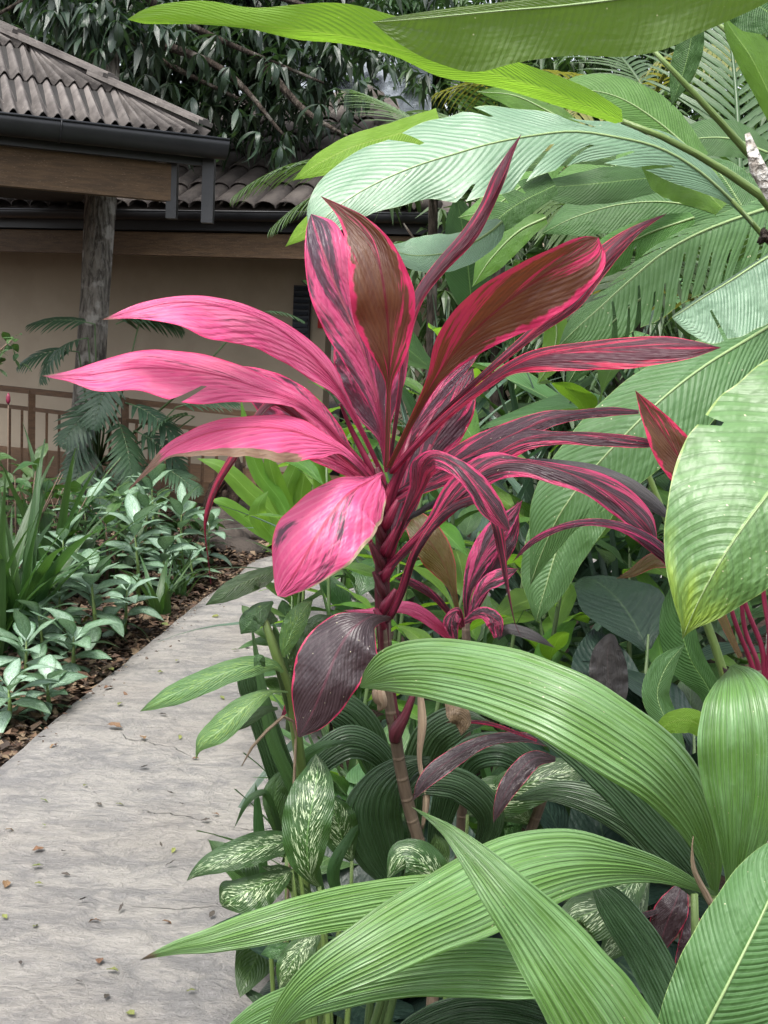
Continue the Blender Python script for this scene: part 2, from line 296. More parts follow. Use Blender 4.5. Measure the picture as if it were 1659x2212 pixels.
def stem_mat(name, c1, c2, ring=0.0, rough=.5, bump=.002):
    g = G(name); u, v = g.uv(); n = g.noise(g.xyz(g.M('MULTIPLY', u, 9.0), g.M('MULTIPLY', v, 14.0)), 1.0, 4)
    col = g.mix(g.step(n, .35, .65), c1, c2); h = n
    if ring:
        rg = g.step(g.M('PINGPONG', g.M('MULTIPLY_ADD', g.noise(g.pos(), 9.0, 1), .012, v), ring), 0, ring * .22, 1, 0)
        col = g.mix(g.M('MULTIPLY', rg, .8), col, tuple(c * 1.25 for c in c2)); h = g.M('ADD', n, rg)
    return g.done(g.bsdf(col, rough, g.bump(h, bump), .4))
MT['pet_red'] = stem_mat('cordyline_petiole', (.22, .022, .055), (.13, .014, .036), rough=.38)
MT['pet_dk'] = stem_mat('cordyline_crown_bark', (.055, .012, .016), (.10, .018, .03), rough=.45, bump=.004)
MT['stem_brown'] = stem_mat('ringed_cane', (.075, .052, .034), (.12, .088, .06), .019, .7, .0008)
MT['pet_green'] = stem_mat('green_petiole', (.11, .17, .045), (.14, .21, .06), rough=.4)
MT['pet_dkgreen'] = stem_mat('dark_green_stem', (.05, .09, .03), (.07, .11, .035), rough=.45)
MT['rib'] = stem_mat('pale_midrib', (.20, .29, .12), (.25, .34, .15), rough=.4, bump=.0005)
MT['twig'] = stem_mat('brown_twig', (.09, .06, .04), (.13, .09, .06), rough=.7)
MT['dry'] = stem_mat('withered_strand', (.30, .21, .14), (.42, .32, .22), rough=.8, bump=.004)

# ------------------------------------------------------------ leaves set where they stand
def leaf(parent, rows, mat, fold=(.3, .3), n=None, m=14, pleat=0, pleat_amp=.0, ruf=.06, ruf_n=5.0, slits=(), pet=0, pet_mat=None, k=.0, seed=None, curl=1.5, name='leaf', lift=0.0, tilt=.7, rib=0, rib_mat='rib'):
    """rows base to tip: position in the photograph, distance Y, half-width to the left and to the right of the travel direction.
    k: how far the side veins (and so the rows of the mesh and its tears) run forward; slits: (place, side, depth, width)"""
    sd_ = rnd.random() * 50 if seed is None else seed
    P = [(x, y, Y * 1000, wl, wr) for x, y, Y, wl, wr in rows]
    n = n or 56; D = 400; S = spline(P, D); nr = []
    for i in range(D):
        a, b = S[max(0, i - 3)], S[min(D - 1, i + 3)]; dx, dy = b[0] - a[0], b[1] - a[1]; L = math.hypot(dx, dy) or 1
        nr.append((dy / L, -dx / L))
    sm = []
    for i in range(D):
        q = nr[max(0, i - 8):i + 9]; x = sum(c[0] for c in q); y = sum(c[1] for c in q); L = math.hypot(x, y) or 1; sm.append((x / L, y / L))
    def ev(v):
        f = max(0.0, min(1.0, v)) * (D - 1); i = min(D - 2, int(f)); t = f - i
        return [p + (q - p) * t for p, q in zip(S[i], S[i + 1])] + [p + (q - p) * t for p, q in zip(sm[i], sm[i + 1])]
    us = [-1 + 2 * j / m for j in range(m + 1)]
    def point(vi, u, shift=0.0):
        s = abs(u); kk = k * min(1.0, (1 - vi) * 2.2, vi * 5 + .15)
        v = min(1.0, max(0.0, vi + kk * s**1.2 + shift)); x, y, Yk, wl, wr, nx, ny = ev(v); Y = Yk / 1000
        wpx = max(0, wl) if u < 0 else max(0, wr); sg = -1 if u < 0 else 1
        wob = 1 + .035 * mnoise.noise(Vector((v * 9, sg * 3, sd_))) * s
        wm = wpx * Y / FPX; dsgn = 1 if u < 0 else -1
        off = fold[0 if u < 0 else 1] * wm * s**curl + tilt * wm * s * (-dsgn * ny)
        off += ruf * wm * s * s * math.sin(v * ruf_n * 6.28 + sd_ + sg) + ruf * .6 * wm * s * mnoise.noise(Vector((v * 14, sg * 2.0, sd_)))
        if pleat:
            uu = u * .5 + .5 + .045 * mnoise.noise(Vector((u * 4, v * 1.2, sd_)))
            off += pleat_amp * min(1, wm / .02) * (abs((uu * pleat) % 1 - .5) * 2 - .5)
        p = at(x + dsgn * nx * wpx * s * wob, y + dsgn * ny * wpx * s * wob, Y + off)
        p.z += lift * wm * s + .25 * ruf * wm * s * s * math.sin(v * ruf_n * 9 + sd_ * 2 + sg)
        return p, (u * .5 + .5, v)
    cuts = {}
    for (v0, side, dep, wid) in slits: cuts[(max(1, min(n - 3, round(v0 * (n - 1)))), side)] = (dep, wid)
    vs, uv, fs = [], [], []
    for i in range(n):
        vi = i / (n - 1)
        for u in us:
            sd2 = 1 if u > 0 else -1; sh = 0.0; s = abs(u)
            for di in range(-4, 5):
                c = cuts.get((i + di if di >= 0 else i + di, sd2))
                if c and s > c[0]: sh += (-c[1] if di >= 0 else c[1]) * .5 * (s - c[0]) / (1.001 - c[0]) * (1 - abs(di + .5) / 5)
            p, q = point(vi, u, sh); vs.append(p); uv.append(q)
    for i in range(n - 1):
        for j in range(m):
            u = (us[j] + us[j + 1]) / 2; c = cuts.get((i, 1 if u > 0 else -1))
            if c and abs(u) > c[0]: continue
            q = i * (m + 1) + j; fs.append((q, q + 1, q + m + 2, q + m + 1))
    me = mesh(name, vs, fs, MT[mat], uv); o = link(name, me, parent)
    if pet:
        rr = rows[:pet]; T = spline([(x, y, Y * 1000, wl, wr) for x, y, Y, wl, wr in rr], max(6, pet * 4))
        pts = [at(x, y, Yk / 1000 + .004) for x, y, Yk, _, _ in T]
        last = len(T) - 1
        rad = [max(.0015, min(wl, wr, 11) * .8 * Yk / 1000 / FPX) * (1 - .55 * (i / last)) for i, (x, y, Yk, wl, wr) in enumerate(T)]
        mb = MB(); mb.tube(pts, rad, 8); c = link('petiole', mb.mesh('petiole', MT[pet_mat or 'pet_green'], True), o, True)
    if rib:
        pts, rad = [], []
        for i in range(40):
            v = i / 39; x, y, Yk = ev(v)[:3]; pts.append(at(x, y, Yk / 1000 - .0006)); rad.append(rib * Yk / 1000 / FPX * (1 - v * .85))
        mb = MB(); mb.tube(pts, rad, 6); link('midrib', mb.mesh('midrib', MT[rib_mat], True), o, True)
    return o
def stalk(parent, pts, rad, mat, name='stalk', n=10, rough=.0, steps=None):
    """pts: (x, y, Y) in the photograph, or a world Vector"""
    W = [p if isinstance(p, Vector) else at(*p) for p in pts]
    rad = rad if isinstance(rad, (list, tuple)) else [rad] * len(W)
    S = spline([(p.x, p.y, p.z, r) for p, r in zip(W, rad)], steps or len(W) * 6)
    mb = MB(); mb.tube([Vector(s[:3]) for s in S], [max(.0004, s[3]) for s in S], n, rough, seed=rnd.random() * 9)
    return link(name, mb.mesh(name, MT[mat] if isinstance(mat, str) else mat, True), parent)

# ------------------------------------------------------------ setting: ground, path
def ground_mat(name, c1, c2, c3, scale=6.0, bump=.02, rough=.95):
    g = G(name); P = g.pos(); n = g.noise(P, scale, 6, .65); n2 = g.noise(P, scale * 7, 4, .7); v = g.vor(P, scale * 6)
    col = g.mix(g.step(n, .35, .65), c1, c2); col = g.mix(g.step(n2, .5, .7), col, c3)
    return g.done(g.bsdf(col, rough, g.bump(g.M('ADD', n2, g.M('MULTIPLY', v, .6)), bump), .2))
soil = ground_mat('leaf_mould_soil', (.028, .018, .012), (.045, .029, .02), (.065, .04, .026), 5, .03)
def grid(name, x0, x1, y0, y1, nx, ny, zf, mat):
    vs = [Vector((x0 + (x1 - x0) * i / nx, y0 + (y1 - y0) * j / ny, 0)) for j in range(ny + 1) for i in range(nx + 1)]
    for v in vs: v.z = zf(v.x, v.y)
    fs = [(j * (nx + 1) + i, j * (nx + 1) + i + 1, (j + 1) * (nx + 1) + i + 1, (j + 1) * (nx + 1) + i) for j in range(ny) for i in range(nx)]
    return link(name, mesh(name, vs, fs, mat))
tag(grid('ground', -90, 90, -60, 180, 120, 160, lambda x, y: -.05 + .02 * mnoise.noise(Vector((x, y, 0))), soil), kind='structure')

# path: stamped grey concrete, left edge read from the photograph
EL = [gnd(-560, 2120, .03), gnd(-260, 1866, .03), gnd(0, 1650, .03), gnd(225, 1463, .03), gnd(440, 1290, .03), gnd(508, 1243, .03), gnd(572, 1200, .03)]
ER = [gnd(570, 2360, .03), gnd(577, 2200, .03), gnd(615, 2000, .03), gnd(668, 1780, .03), gnd(702, 1560, .03), gnd(716, 1400, .03), gnd(722, 1300, .03)]
g = G('stamped_grey_concrete'); P = g.pos()
sep = g.n('ShaderNodeSeparateXYZ'); g.l(P, sep.inputs[0])
st = g.xyz(g.M('MULTIPLY', sep.outputs[0], 1.0), g.M('MULTIPLY', sep.outputs[1], 2.1), g.M('MULTIPLY', g.noise(P, 3.0, 3), 1.2))
n1 = g.noise(st, 4.0, 9, .72, .3); n2 = g.noise(st, 17.0, 8, .75, .6); n3 = g.noise(P, 90.0, 3, .7); n4 = g.noise(P, 1.1, 3)
col = g.mix(g.step(n1, .38, .60), (.205, .199, .194), (.330, .312, .286))
col = g.mix(g.step(n2, .50, .68, 0, .5), col, (.135, .132, .136))
col = g.mix(g.step(n4, .4, .7, 0, .35), col, (.23, .20, .17))
col = g.mix(g.step(n3, .55, .75, 0, .45), col, (.40, .385, .36))
wv = g.xyz(g.M('MULTIPLY', g.M('ADD', sep.outputs[0], g.M('MULTIPLY', g.noise(P, 2.5, 4), .5)), .8), g.M('MULTIPLY', g.M('ADD', sep.outputs[1], g.M('MULTIPLY', g.noise(P, 3.1, 5), .28)), 2.0))
cr = g.vor(wv, .9, 'DISTANCE_TO_EDGE'); crm = g.M('MULTIPLY', g.step(cr, .0, .007, 1, 0), g.step(g.noise(P, 1.3, 2), .50, .56))
col = g.mix(g.M('MULTIPLY', crm, .35), col, (.09, .08, .075))
hh = g.M('SUBTRACT', g.M('ADD', g.M('MULTIPLY', n2, .9), g.M('MULTIPLY', n1, 1.5)), g.M('MULTIPLY', crm, 1.0))
path_m = g.done(g.bsdf(col, .78, g.bump(g.M('ADD', hh, g.M('MULTIPLY', n3, .3)), .02), .35))
def ribbon(name, A, B, n, m, top, bot, mat):
    A = [Vector(q[:3]) for q in spline([tuple(a) for a in A], n)]; B = [Vector(q[:3]) for q in spline([tuple(b) for b in B], n)]
    vs, fs = [], []
    for a, b in zip(A, B):
        for j in range(m + 1):
            p = a.lerp(b, j / m)
            if j in (0, m): p += Vector((.015 * mnoise.noise(p * 5), .015 * mnoise.noise(p * 7 + Vector((9, 9, 9))), 0))
            p.z = top - (.012 if j in (0, m) else 0) + .003 * mnoise.noise(p * 3); vs.append(p)
    for i in range(n - 1):
        for j in range(m): q = i * (m + 1) + j; fs.append((q, q + 1, q + m + 2, q + m + 1))
    k = len(vs)
    for i in range(n):
        for j in (0, m): v = vs[i * (m + 1) + j].copy(); v.z = bot; vs.append(v)
    for i in range(n - 1):
        fs.append((k + 2 * i, i * (m + 1), (i + 1) * (m + 1), k + 2 * i + 2)); fs.append((i * (m + 1) + m, k + 2 * i + 1, k + 2 * i + 3, (i + 1) * (m + 1) + m))
    vs += [vs[(n - 1) * (m + 1)].copy(), vs[(n - 1) * (m + 1) + m].copy()]; fs.append((len(vs) - 2, len(vs) - 1, k + 2 * (n - 1) + 1, k + 2 * (n - 1)))
    return link(name, mesh(name, vs, fs, mat))
end = EL[-1]
EL2 = EL + [end + Vector((.55, .45, 0)), end + Vector((1.7, .75, 0)), end + Vector((4, .9, 0))]
ER2 = ER + [ER[-1] + Vector((.4, .5, 0)), ER[-1] + Vector((1.0, .6, 0)), ER[-1] + Vector((3.2, .5, 0))]
tag(ribbon('path', EL2, ER2, 90, 10, .03, -.09, path_m), kind='structure')

# ------------------------------------------------------------ generic small leaves shared by the beds (local: along +Y, face +Z)
def lmesh(name, mat, L=1.0, W=.25, peak=.4, droop=.3, fold=.15, n=12, m=4, ruf=.03, blunt=False, sd_=0, cut=0, stem=0.12):
    vs, uv, fs = [], [], []
    for i in range(n + 1):
        v = i / n; ang = -droop * v * 1.3; y = 0; z = 0
        # integrate the arch
        k = 20
        for q in range(k): y += L * v / k * math.cos(droop * 1.6 * (v * (q + .5) / k)); z -= L * v / k * math.sin(droop * 1.6 * (v * (q + .5) / k))
        if v < stem: w = .02 * W * 2
        else:
            s = (v - stem) / (1 - stem); w = W / 2 * (math.sin(math.pi * s ** (math.log(.5) / math.log(peak))) ** .8 if 0 < s < 1 else 0)
            if blunt: w = W / 2 * min(1, (1 - s) * 1.3 + .05) * min(1, s * 6 + .3)
            if cut: w *= 1 if (i % 2) else cut
        for j in range(m + 1):
            u = -1 + 2 * j / m
            vs.append(Vector((u * w, y, z - abs(u) ** 1.4 * w * -fold + ruf * L * u * u * math.sin(v * 14 + sd_ + u))))
            uv.append((u * .5 + .5, v))
    for i in range(n):
        for j in range(m): q = i * (m + 1) + j; fs.append((q, q + 1, q + m + 2, q + m + 1))
    return mesh(name, vs, fs, MT[mat], uv)
def pinnate(name, mat, L=1.0, nl=18, ll=.35, lw=.03, droop=.35, ang=55, lobes=True, rdroop=.5):
    vs, uv, fs = [], [], []
    def strip(p0, d, up, ln, wd, dr):
        b = len(vs); sdv = d.cross(up).normalized(); ns = 5; p = p0.copy(); dd = d.copy()
        for i in range(ns + 1):
            t = i / ns; w = wd * (1 - t) ** .6 * (1 if i else .5)
            for u in (-1, 0, 1): vs.append(p + sdv * u * w + up * (.25 * w * abs(u))); uv.append((u * .5 + .5, t))
            p = p + dd * ln / ns; dd = (dd - up * dr / ns).normalized()
        for i in range(ns):
            for j in (0, 1): q = b + i * 3 + j; fs.append((q, q + 1, q + 4, q + 3))
    p = Vector((0, 0, 0)); N = nl; pts = []
    for i in range(N + 1):
        t = i / N; a = droop * 1.6 * t; pts.append(p.copy()); p = p + Vector((0, math.cos(a), -math.sin(a))) * L / N
    for i in range(2, N + 1):
        t = i / N; a = droop * 1.6 * t; fw = Vector((0, math.cos(a), -math.sin(a))); up = Vector((0, math.sin(a), math.cos(a)))
        le = ll * math.sin(math.pi * min(1, (t * .85 + .12))) ** .7
        for s in (-1, 1):
            A = R(ang * (1 - .45 * t) + rnd.uniform(-4, 4)); d = (fw * math.cos(A) + Vector((s, 0, 0)) * math.sin(A)).normalized()
            strip(pts[i], d, up, le * rnd.uniform(.9, 1.08), lw, rdroop)
    mb = MB(); mb.tube(pts, [.012 * L * (1 - .8 * i / N) for i in range(N + 1)], 5)
    b = len(vs); vs += mb.v; fs += [tuple(q + b for q in f) for f in mb.f]; uv += [(.5, .5)] * len(mb.v)
    return mesh(name, vs, fs, MT[mat], uv)
LIB = {}
def lib(key, fn, cnt): LIB[key] = [fn(i) for i in range(cnt)]
lib('agla', lambda i: lmesh('silver_leaf', 'agla_l' if i % 2 else 'agla', 1, .32 + .05 * i, .42, .35 + .15 * i, .18, sd_=i * 2, ruf=.012), 4)
lib('ginger', lambda i: lmesh('ginger_leaf', 'ginger', 1, .22 + .03 * i, .45, .2 + .18 * i, .2, sd_=i * 2, ruf=.012), 4)
lib('mid', lambda i: lmesh('shrub_leaf', 'mid_green', 1, .36 + .05 * i, .42, .2 + .15 * i, .18, sd_=i * 2, ruf=.015), 4)
lib('dark', lambda i: lmesh('dark_leaf', 'dark_leaf', 1, .5 + .07 * i, .4, .3 + .12 * i, .1, sd_=i * 2, ruf=.02, stem=.05), 4)
lib('banana', lambda i: lmesh('banana_leaf', 'hel', 1, .30 + .03 * i, .42, .25 + .2 * i, .2, n=20, m=6, sd_=i * 2, ruf=.02), 3)
lib('banana_dk', lambda i: lmesh('banana_leaf', 'hel_dk', 1, .30 + .03 * i, .42, .25 + .2 * i, .2, n=20, m=6, sd_=i * 2, ruf=.02), 3)
lib('strap', lambda i: lmesh('strap_leaf', 'strap', 1, .065 + .01 * i, .3, .15 + .25 * i, .3, n=14, sd_=i * 2, ruf=.004, stem=0, blunt=True), 4)
lib('pand', lambda i: lmesh('long_leaf', 'pand', 1, .045 + .008 * i, .3, .15 + .3 * i, .5, n=14, sd_=i * 2, ruf=.002, stem=0, blunt=True), 4)
lib('curc', lambda i: lmesh('pleated_leaf', 'curc_dk', 1, .17 + .02 * i, .45, .5 + .25 * i, .2, n=16, m=8, sd_=i * 2, ruf=.01), 3)
lib('dief', lambda i: lmesh('speckled_leaf', 'dief', 1, .42 + .04 * i, .42, .3 + .2 * i, .18, n=14, sd_=i * 2, ruf=.015), 3)
lib('cord', lambda i: lmesh('plum_leaf', 'c_dark', 1, .20 + .02 * i, .5, .4 + .25 * i, .3, n=14, sd_=i * 2, ruf=.015), 3)
lib('mango', lambda i: lmesh('mango_leaf', 'mango', 1, .17 + .025 * i, .42, .35 + .25 * i, .2, n=6, m=2, sd_=i * 2, ruf=.01, stem=.08), 4)
lib('philo', lambda i: pinnate('feathered_leaf', 'philo', 1, 13, .46, .040, .35 + .2 * i, 62), 3)
lib('sprig', lambda i: lmesh('sprig_leaf', 'palm_y', 1, .3, .4, .3, .2, n=6, m=2), 1)
lib('frond', lambda i: pinnate('frond', 'palm', 1, 34, .34, .011, .35 + .25 * i, 62, rdroop=.6), 3)
lib('frond_y', lambda i: pinnate('frond', 'palm_y', 1, 26, .3, .011, .5 + .25 * i, 55, rdroop=1.0), 2)
def put(parent, key, loc, az, el, scale, roll=0.0, name='leaf'):
    """loc relative to the parent; az turns about Z, el lifts the leaf's base direction above the horizontal"""
    o = bpy.data.objects.new(name, rnd.choice(LIB[key])); COL.objects.link(o); o.parent = parent; o.location = loc
    o.rotation_mode = 'QUATERNION'
    o.rotation_quaternion = (Matrix.Rotation(az, 3, 'Z') @ Matrix.Rotation(el, 3, 'X') @ Matrix.Rotation(roll, 3, 'Y')).to_quaternion()
    o.scale = (scale,) * 3
    return o
def rosette(name, label, cat, base, key, n, size, el=(15, 75), spread=.03, group=None, az0=None, az_w=180, h=0.0, stem_mat_='pet_dkgreen', tilt=None):
    """leaves fanning from a short stem (h metres tall)"""
    t = thing(name, label, cat, base, group)
    if h:
        top = Vector((rnd.uniform(-.1, .1) * h, rnd.uniform(-.1, .1) * h, h)) if tilt is None else Vector(tilt)
        mb = MB(); mb.tube([Vector((0, 0, -.05)), top * .5 + Vector((.01, 0, 0)), top], [min(size, .6) * .04 + .004, min(size, .6) * .03 + .003, .003], 7)
        link('stem', mb.mesh('stem', MT[stem_mat_], True), t, True)
    else: top = Vector((0, 0, 0))
    for i in range(n):
        f = (i + .5) / n; a = az0 + R(rnd.uniform(-az_w, az_w)) if az0 is not None else i * 2.4 + rnd.uniform(-.4, .4)
        e = R(el[1] + (el[0] - el[1]) * (1 - f) + rnd.uniform(-8, 8)); q = top * (.25 + .75 * f) if h else Vector((rnd.uniform(-1, 1) * spread, rnd.uniform(-1, 1) * spread, 0))
        put(t, key, q, a, e, size * rnd.uniform(.75, 1.15), rnd.uniform(-.35, .35))
    return t

# ------------------------------------------------------------ building materials
def simple(name, c1, c2, scale=4.0, rough=.7, bump=.004, stretch=(1, 1, 1), spec=.4, c3=None, t3=.6):
    g = G(name); mp = g.n('ShaderNodeMapping'); g.l(g.obj(), mp.inputs[0]); mp.inputs['Scale'].default_value = stretch
    rd = g.rand(); ad = g.n('ShaderNodeVectorMath', operation='ADD'); g.l(mp.outputs[0], ad.inputs[0]); g.l(g.xyz(g.M('MULTIPLY', rd, 13.0), rd, 0.0), ad.inputs[1])
    n = g.noise(ad.outputs[0], scale, 6, .65); col = g.mix(g.step(n, .35, .65), c1, c2)
    n2 = g.noise(ad.outputs[0], scale * 6, 4, .7)
    if c3: col = g.mix(g.step(n2, t3, t3 + .05), col, c3)
    hsv = g.n('ShaderNodeHueSaturation'); g.l(col, hsv.inputs['Color']); g.put(hsv.inputs['Value'], g.M('MULTIPLY_ADD', rd, .3, .85))
    return g.done(g.bsdf(hsv.outputs[0], rough, g.bump(g.M('ADD', n2, n), bump), spec))
plaster = simple('beige_plaster', (.37, .31, .235), (.42, .355, .27), 1.5, .9, .003)
beam_m = simple('weathered_beam_wood', (.135, .082, .042), (.082, .050, .027), 5, .65, .004, (1, 1, 9), c3=(.30, .22, .15), t3=.62)
rail_m = simple('orange_brown_rail_wood', (.17, .095, .052), (.12, .07, .04), 5, .6, .003, (2, 2, 8))
gut_m = simple('dark_grey_metal_gutter', (.009, .010, .012), (.014, .015, .018), 3, .45, .002, spec=.5, c3=(.05, .05, .05), t3=.7)
tile_m = simple('weathered_clay_tile', (.082, .072, .067), (.150, .134, .124), 5, .85, .006, c3=(.30, .27, .24), t3=.66)
tile2_m = simple('dark_grey_brown_tile', (.060, .050, .046), (.10, .085, .075), 5, .8, .006, c3=(.19, .17, .15), t3=.68)
dark_m = simple('dark_opening', (.012, .011, .010), (.02, .018, .016), 3, .8)
lou_m = simple('blue_black_louvre', (.018, .022, .032), (.03, .035, .045), 3, .5)
red_m = simple('red_sign_paint', (.40, .02, .02), (.34, .02, .02), 3, .5)
white_m = simple('white_sign_paint', (.75, .75, .73), (.7, .7, .7), 3, .5)

# ---- near roof pavilion: eave runs away to the right
def unit(a): return Vector((math.cos(a), math.sin(a), 0))
nb = thing('pavilion', 'open pavilion corner with grey corrugated tile roof, dark gutter and wooden beam', 'pavilion', (-3.0, 9.5, 0))
phi = math.atan(.44); ex = unit(phi); nn = Vector((-math.sin(phi), math.cos(phi), 0)); up = Vector((0, 0, 1))
Cn = at(450, 293, 9.0); zE = Cn.z                                # lower right corner of the tiles
pitch = R(31); sl = (nn * math.cos(pitch) + up * math.sin(pitch)); rn = (-nn * math.sin(pitch) + up * math.cos(pitch))
CL, WV = .66, .098                                                # course length, wave pitch
def corrugated(mb, o, x0, x1, y0, y1, amp, pitch_w, hip, th=.008, nper=8):
    nx = max(2, int((x1 - x0) / pitch_w * nper)); rows = []
    for yy in (y0, y1):
        rows.append([(x0 + (x1 - x0) * i / nx, yy) for i in range(nx + 1)])
    vs, fs = [], []
    for lay in (0, 1):
        for r_i, rw in enumerate(rows):
            for (xx, yy) in rw:
                lim = hip(yy); xq = min(xx, lim)
                z = amp * math.cos(2 * math.pi * xx / pitch_w) - lay * th + (.030 if r_i == 0 else .0)
                vs.append(o + ex * xq + sl * yy + rn * z)
    N = nx + 1
    for i in range(nx):
        fs += [(i, i + 1, N + i + 1, N + i), (2 * N + i + 1, 2 * N + i, 3 * N + i, 3 * N + i + 1), (2 * N + i, 2 * N + i + 1, i + 1, i)]
    mb.add(vs, fs)
for r_ in range(7):
    y0 = r_ * CL - .05; y1 = (r_ + 1) * CL + .03; cosp = math.cos(pitch)
    hip = lambda yy: -yy * cosp * .98
    sheets = 11
    for s in range(sheets):
        x1 = -s * WV * 4 + .0; x0 = x1 - WV * 4
        if x0 > hip(y0): continue
        mb = MB(); corrugated(mb, Cn, x0 + .002, x1 - .002, y0 + rnd.uniform(-.012, .012), y1, .028, WV, hip)
        mb.build('roof_tile', tile_m, nb, True)
# hip slope on the far side, and hip caps
mb = MB(); hipd = (-ex * math.cos(pitch) + nn * math.cos(pitch) + up * math.sin(pitch))
top = Cn + hipd * 4.6
mb.hexa([Cn - rn * .06 - ex * 5, Cn - up * .03, top - up * .03, Cn - ex * 5 + sl * 4.6 - rn * .06, Cn - ex * 5 - rn * .03, Cn, top, Cn - ex * 5 + sl * 4.6 - rn * .03])
mb.build('roof_deck', dark_m, nb)
mb = MB(); mb.hexa([Cn - up * .1, Cn + nn * 5 - up * .1, top + nn * .5 - up * .1, top - up * .1, Cn - up * .02, Cn + nn * 5 - up * .02, top + nn * .4, top])
mb.build('side_slope', tile_m, nb)
k = 0; d = 0.02
while d < 4.6:
    a = Cn + hipd * d + up * (.055 if k % 1 == 0 else .05); b = Cn + hipd * (d + .80) + up * .035
    mb = MB(); mb.bar(a + up * .02, b, .20, .03, up); mb.bar(a + up * .035 + nn * .0, b + up * .02, .09, .03, up); mb.build('hip_cap', tile_m, nb); d += .68; k += 1
# gutter: half-round profile swept along the eave, with end cap and joints
def gutter(parent, A, B, rad, out, mat, n=10, joints=3):
    d = (B - A); mb = MB(); vs, fs = [], []
    for p in (A, B):
        for i in range(n + 1):
            a = math.pi * i / n; vs.append(p - out * rad * (1 - math.cos(a)) * -1 * .95 - up * rad * math.sin(a) * 1.15)
        for i in range(n + 1):
            a = math.pi * (n - i) / n; vs.append(p + out * (rad * .95 + (-rad * .95 + .006) * math.cos(a)) - up * (rad * 1.15 - .006) * math.sin(a) + up * 0)
    M_ = 2 * (n + 1)
    for i in range(M_): j = (i + 1) % M_; fs.append((i, j, M_ + j, M_ + i))
    mb.add(vs, fs)
    mb.tube([A + out * rad * 1.9, B + out * rad * 1.9], .009, 6)
    for q in (A, B):
        c = [q + out * rad * .95 * (1 - math.cos(math.pi * i / n)) - up * rad * 1.15 * math.sin(math.pi * i / n) for i in range(n + 1)]
        mb.add(c, [tuple(range(n + 1))])
    o = mb.build('gutter', mat, parent, True)
    for j in range(1, joints + 1):
        q = A.lerp(B, j / (joints + 1)); m2 = MB()
        pts = [q + out * (rad * .95 - rad * .98 * math.cos(math.pi * i / n)) - up * rad * 1.17 * math.sin(math.pi * i / n) for i in range(n + 1)]
        m2.tube(pts, .006, 5); link('joint', m2.mesh('joint', mat), o, True)
    return o
Ge = Cn + ex * .10 - up * .01
gutter(nb, Cn - ex * 4.6 - up * .045 - nn * .0, Ge - up * .035, .115, -nn, gut_m)
mb = MB(); mb.box(Cn - ex * 2.35 - up * .13 + nn * .03, (4.7, .03, .17), ex); mb.build('fascia', gut_m, nb)
Bz = Cn.z - .26; bc = Cn + nn * .16 - ex * .24
mb = MB(); mb.box(Vector((bc.x, bc.y, Bz - .085)) - ex * 2.3, (4.6, .10, .265), ex); mb.build('beam', beam_m, nb)
mb = MB(); mb.box(Vector((bc.x, bc.y, Bz + .1)) - ex * 2.3 + nn * 2.0, (4.5, 4.0, .02), ex); mb.build('ceiling', dark_m, nb)
for off, w_ in ((.22, .075), (-.02, .085)):                       # two downpipes hanging from the gutter's end
    mb = MB(); p = Cn + ex * (-off) + nn * (.04 + off * .5); t0 = Vector((p.x, p.y, Cn.z - .12)); b0 = Vector((p.x, p.y, Cn.z - (.60 if off > 0 else .62)))
    mb.bar(t0, b0, w_, .09, Vector((0, -1, 0)))
    mb.build('downpipe', gut_m, nb)
post = Vector((bc.x, bc.y, 0)) - ex * 3.4
mb = MB(); mb.bar(post, post + up * (Bz - .235), .16, .16, ex); mb.build('post', beam_m, nb)

# ---- far building, turned so that its right end is nearer
ph2 = R(20); fx = Vector((math.cos(ph2), -math.sin(ph2), 0)); fn = Vector((math.sin(ph2), math.cos(ph2), 0))
fb = thing('bungalow', 'beige plastered bungalow with dark barrel tile roof and shaded veranda wall behind the pink leaves', 'bungalow', (-2.5, 13.2, 0))
E0 = at(330, 459, 12.3); EZ = E0.z
def fpt(s, dep, z): return Vector((E0.x, E0.y, 0)) + fx * s + fn * dep + up * z
gutter(fb, fpt(-4.5, -.03, EZ), fpt(3.3, -.03, EZ), .075, -fn, gut_m, joints=2)
mb = MB(); mb.box(fpt(-.6, .02, EZ - .08), (7.8, .03, .18), fx); mb.build('fascia', gut_m, fb)
mb = MB(); mb.box(fpt(-.6, .12, EZ - .30), (7.6, .12, .23), fx); mb.build('beam', beam_m, fb)
wall_z0 = .12
mb = MB(); mb.box(fpt(-1.6, 1.35, (EZ + wall_z0) / 2 - .1), (6.0, .18, EZ - wall_z0), fx); mb.build('wall', plaster, fb)
mb = MB(); mb.box(fpt(2.75, 1.40, (EZ + wall_z0) / 2 - .1), (2.0, .18, EZ - wall_z0), fx); mb.build('wall', plaster, fb)
mb = MB(); mb.box(fpt(1.58, 2.1, (EZ) / 2), (.6, .1, EZ), fx); mb.build('doorway_dark', dark_m, fb)  # near-black panel, paints the darkness inside the opening
mb = MB(); mb.box(fpt(-.6, 2.5, EZ - .16), (8.2, 4.8, .03), fx); mb.build('ceiling', dark_m, fb)
mb = MB(); mb.box(fpt(-.6, .6, .06), (8.4, 1.5, .12), fx); mb.build('veranda_floor', rail_m, fb)
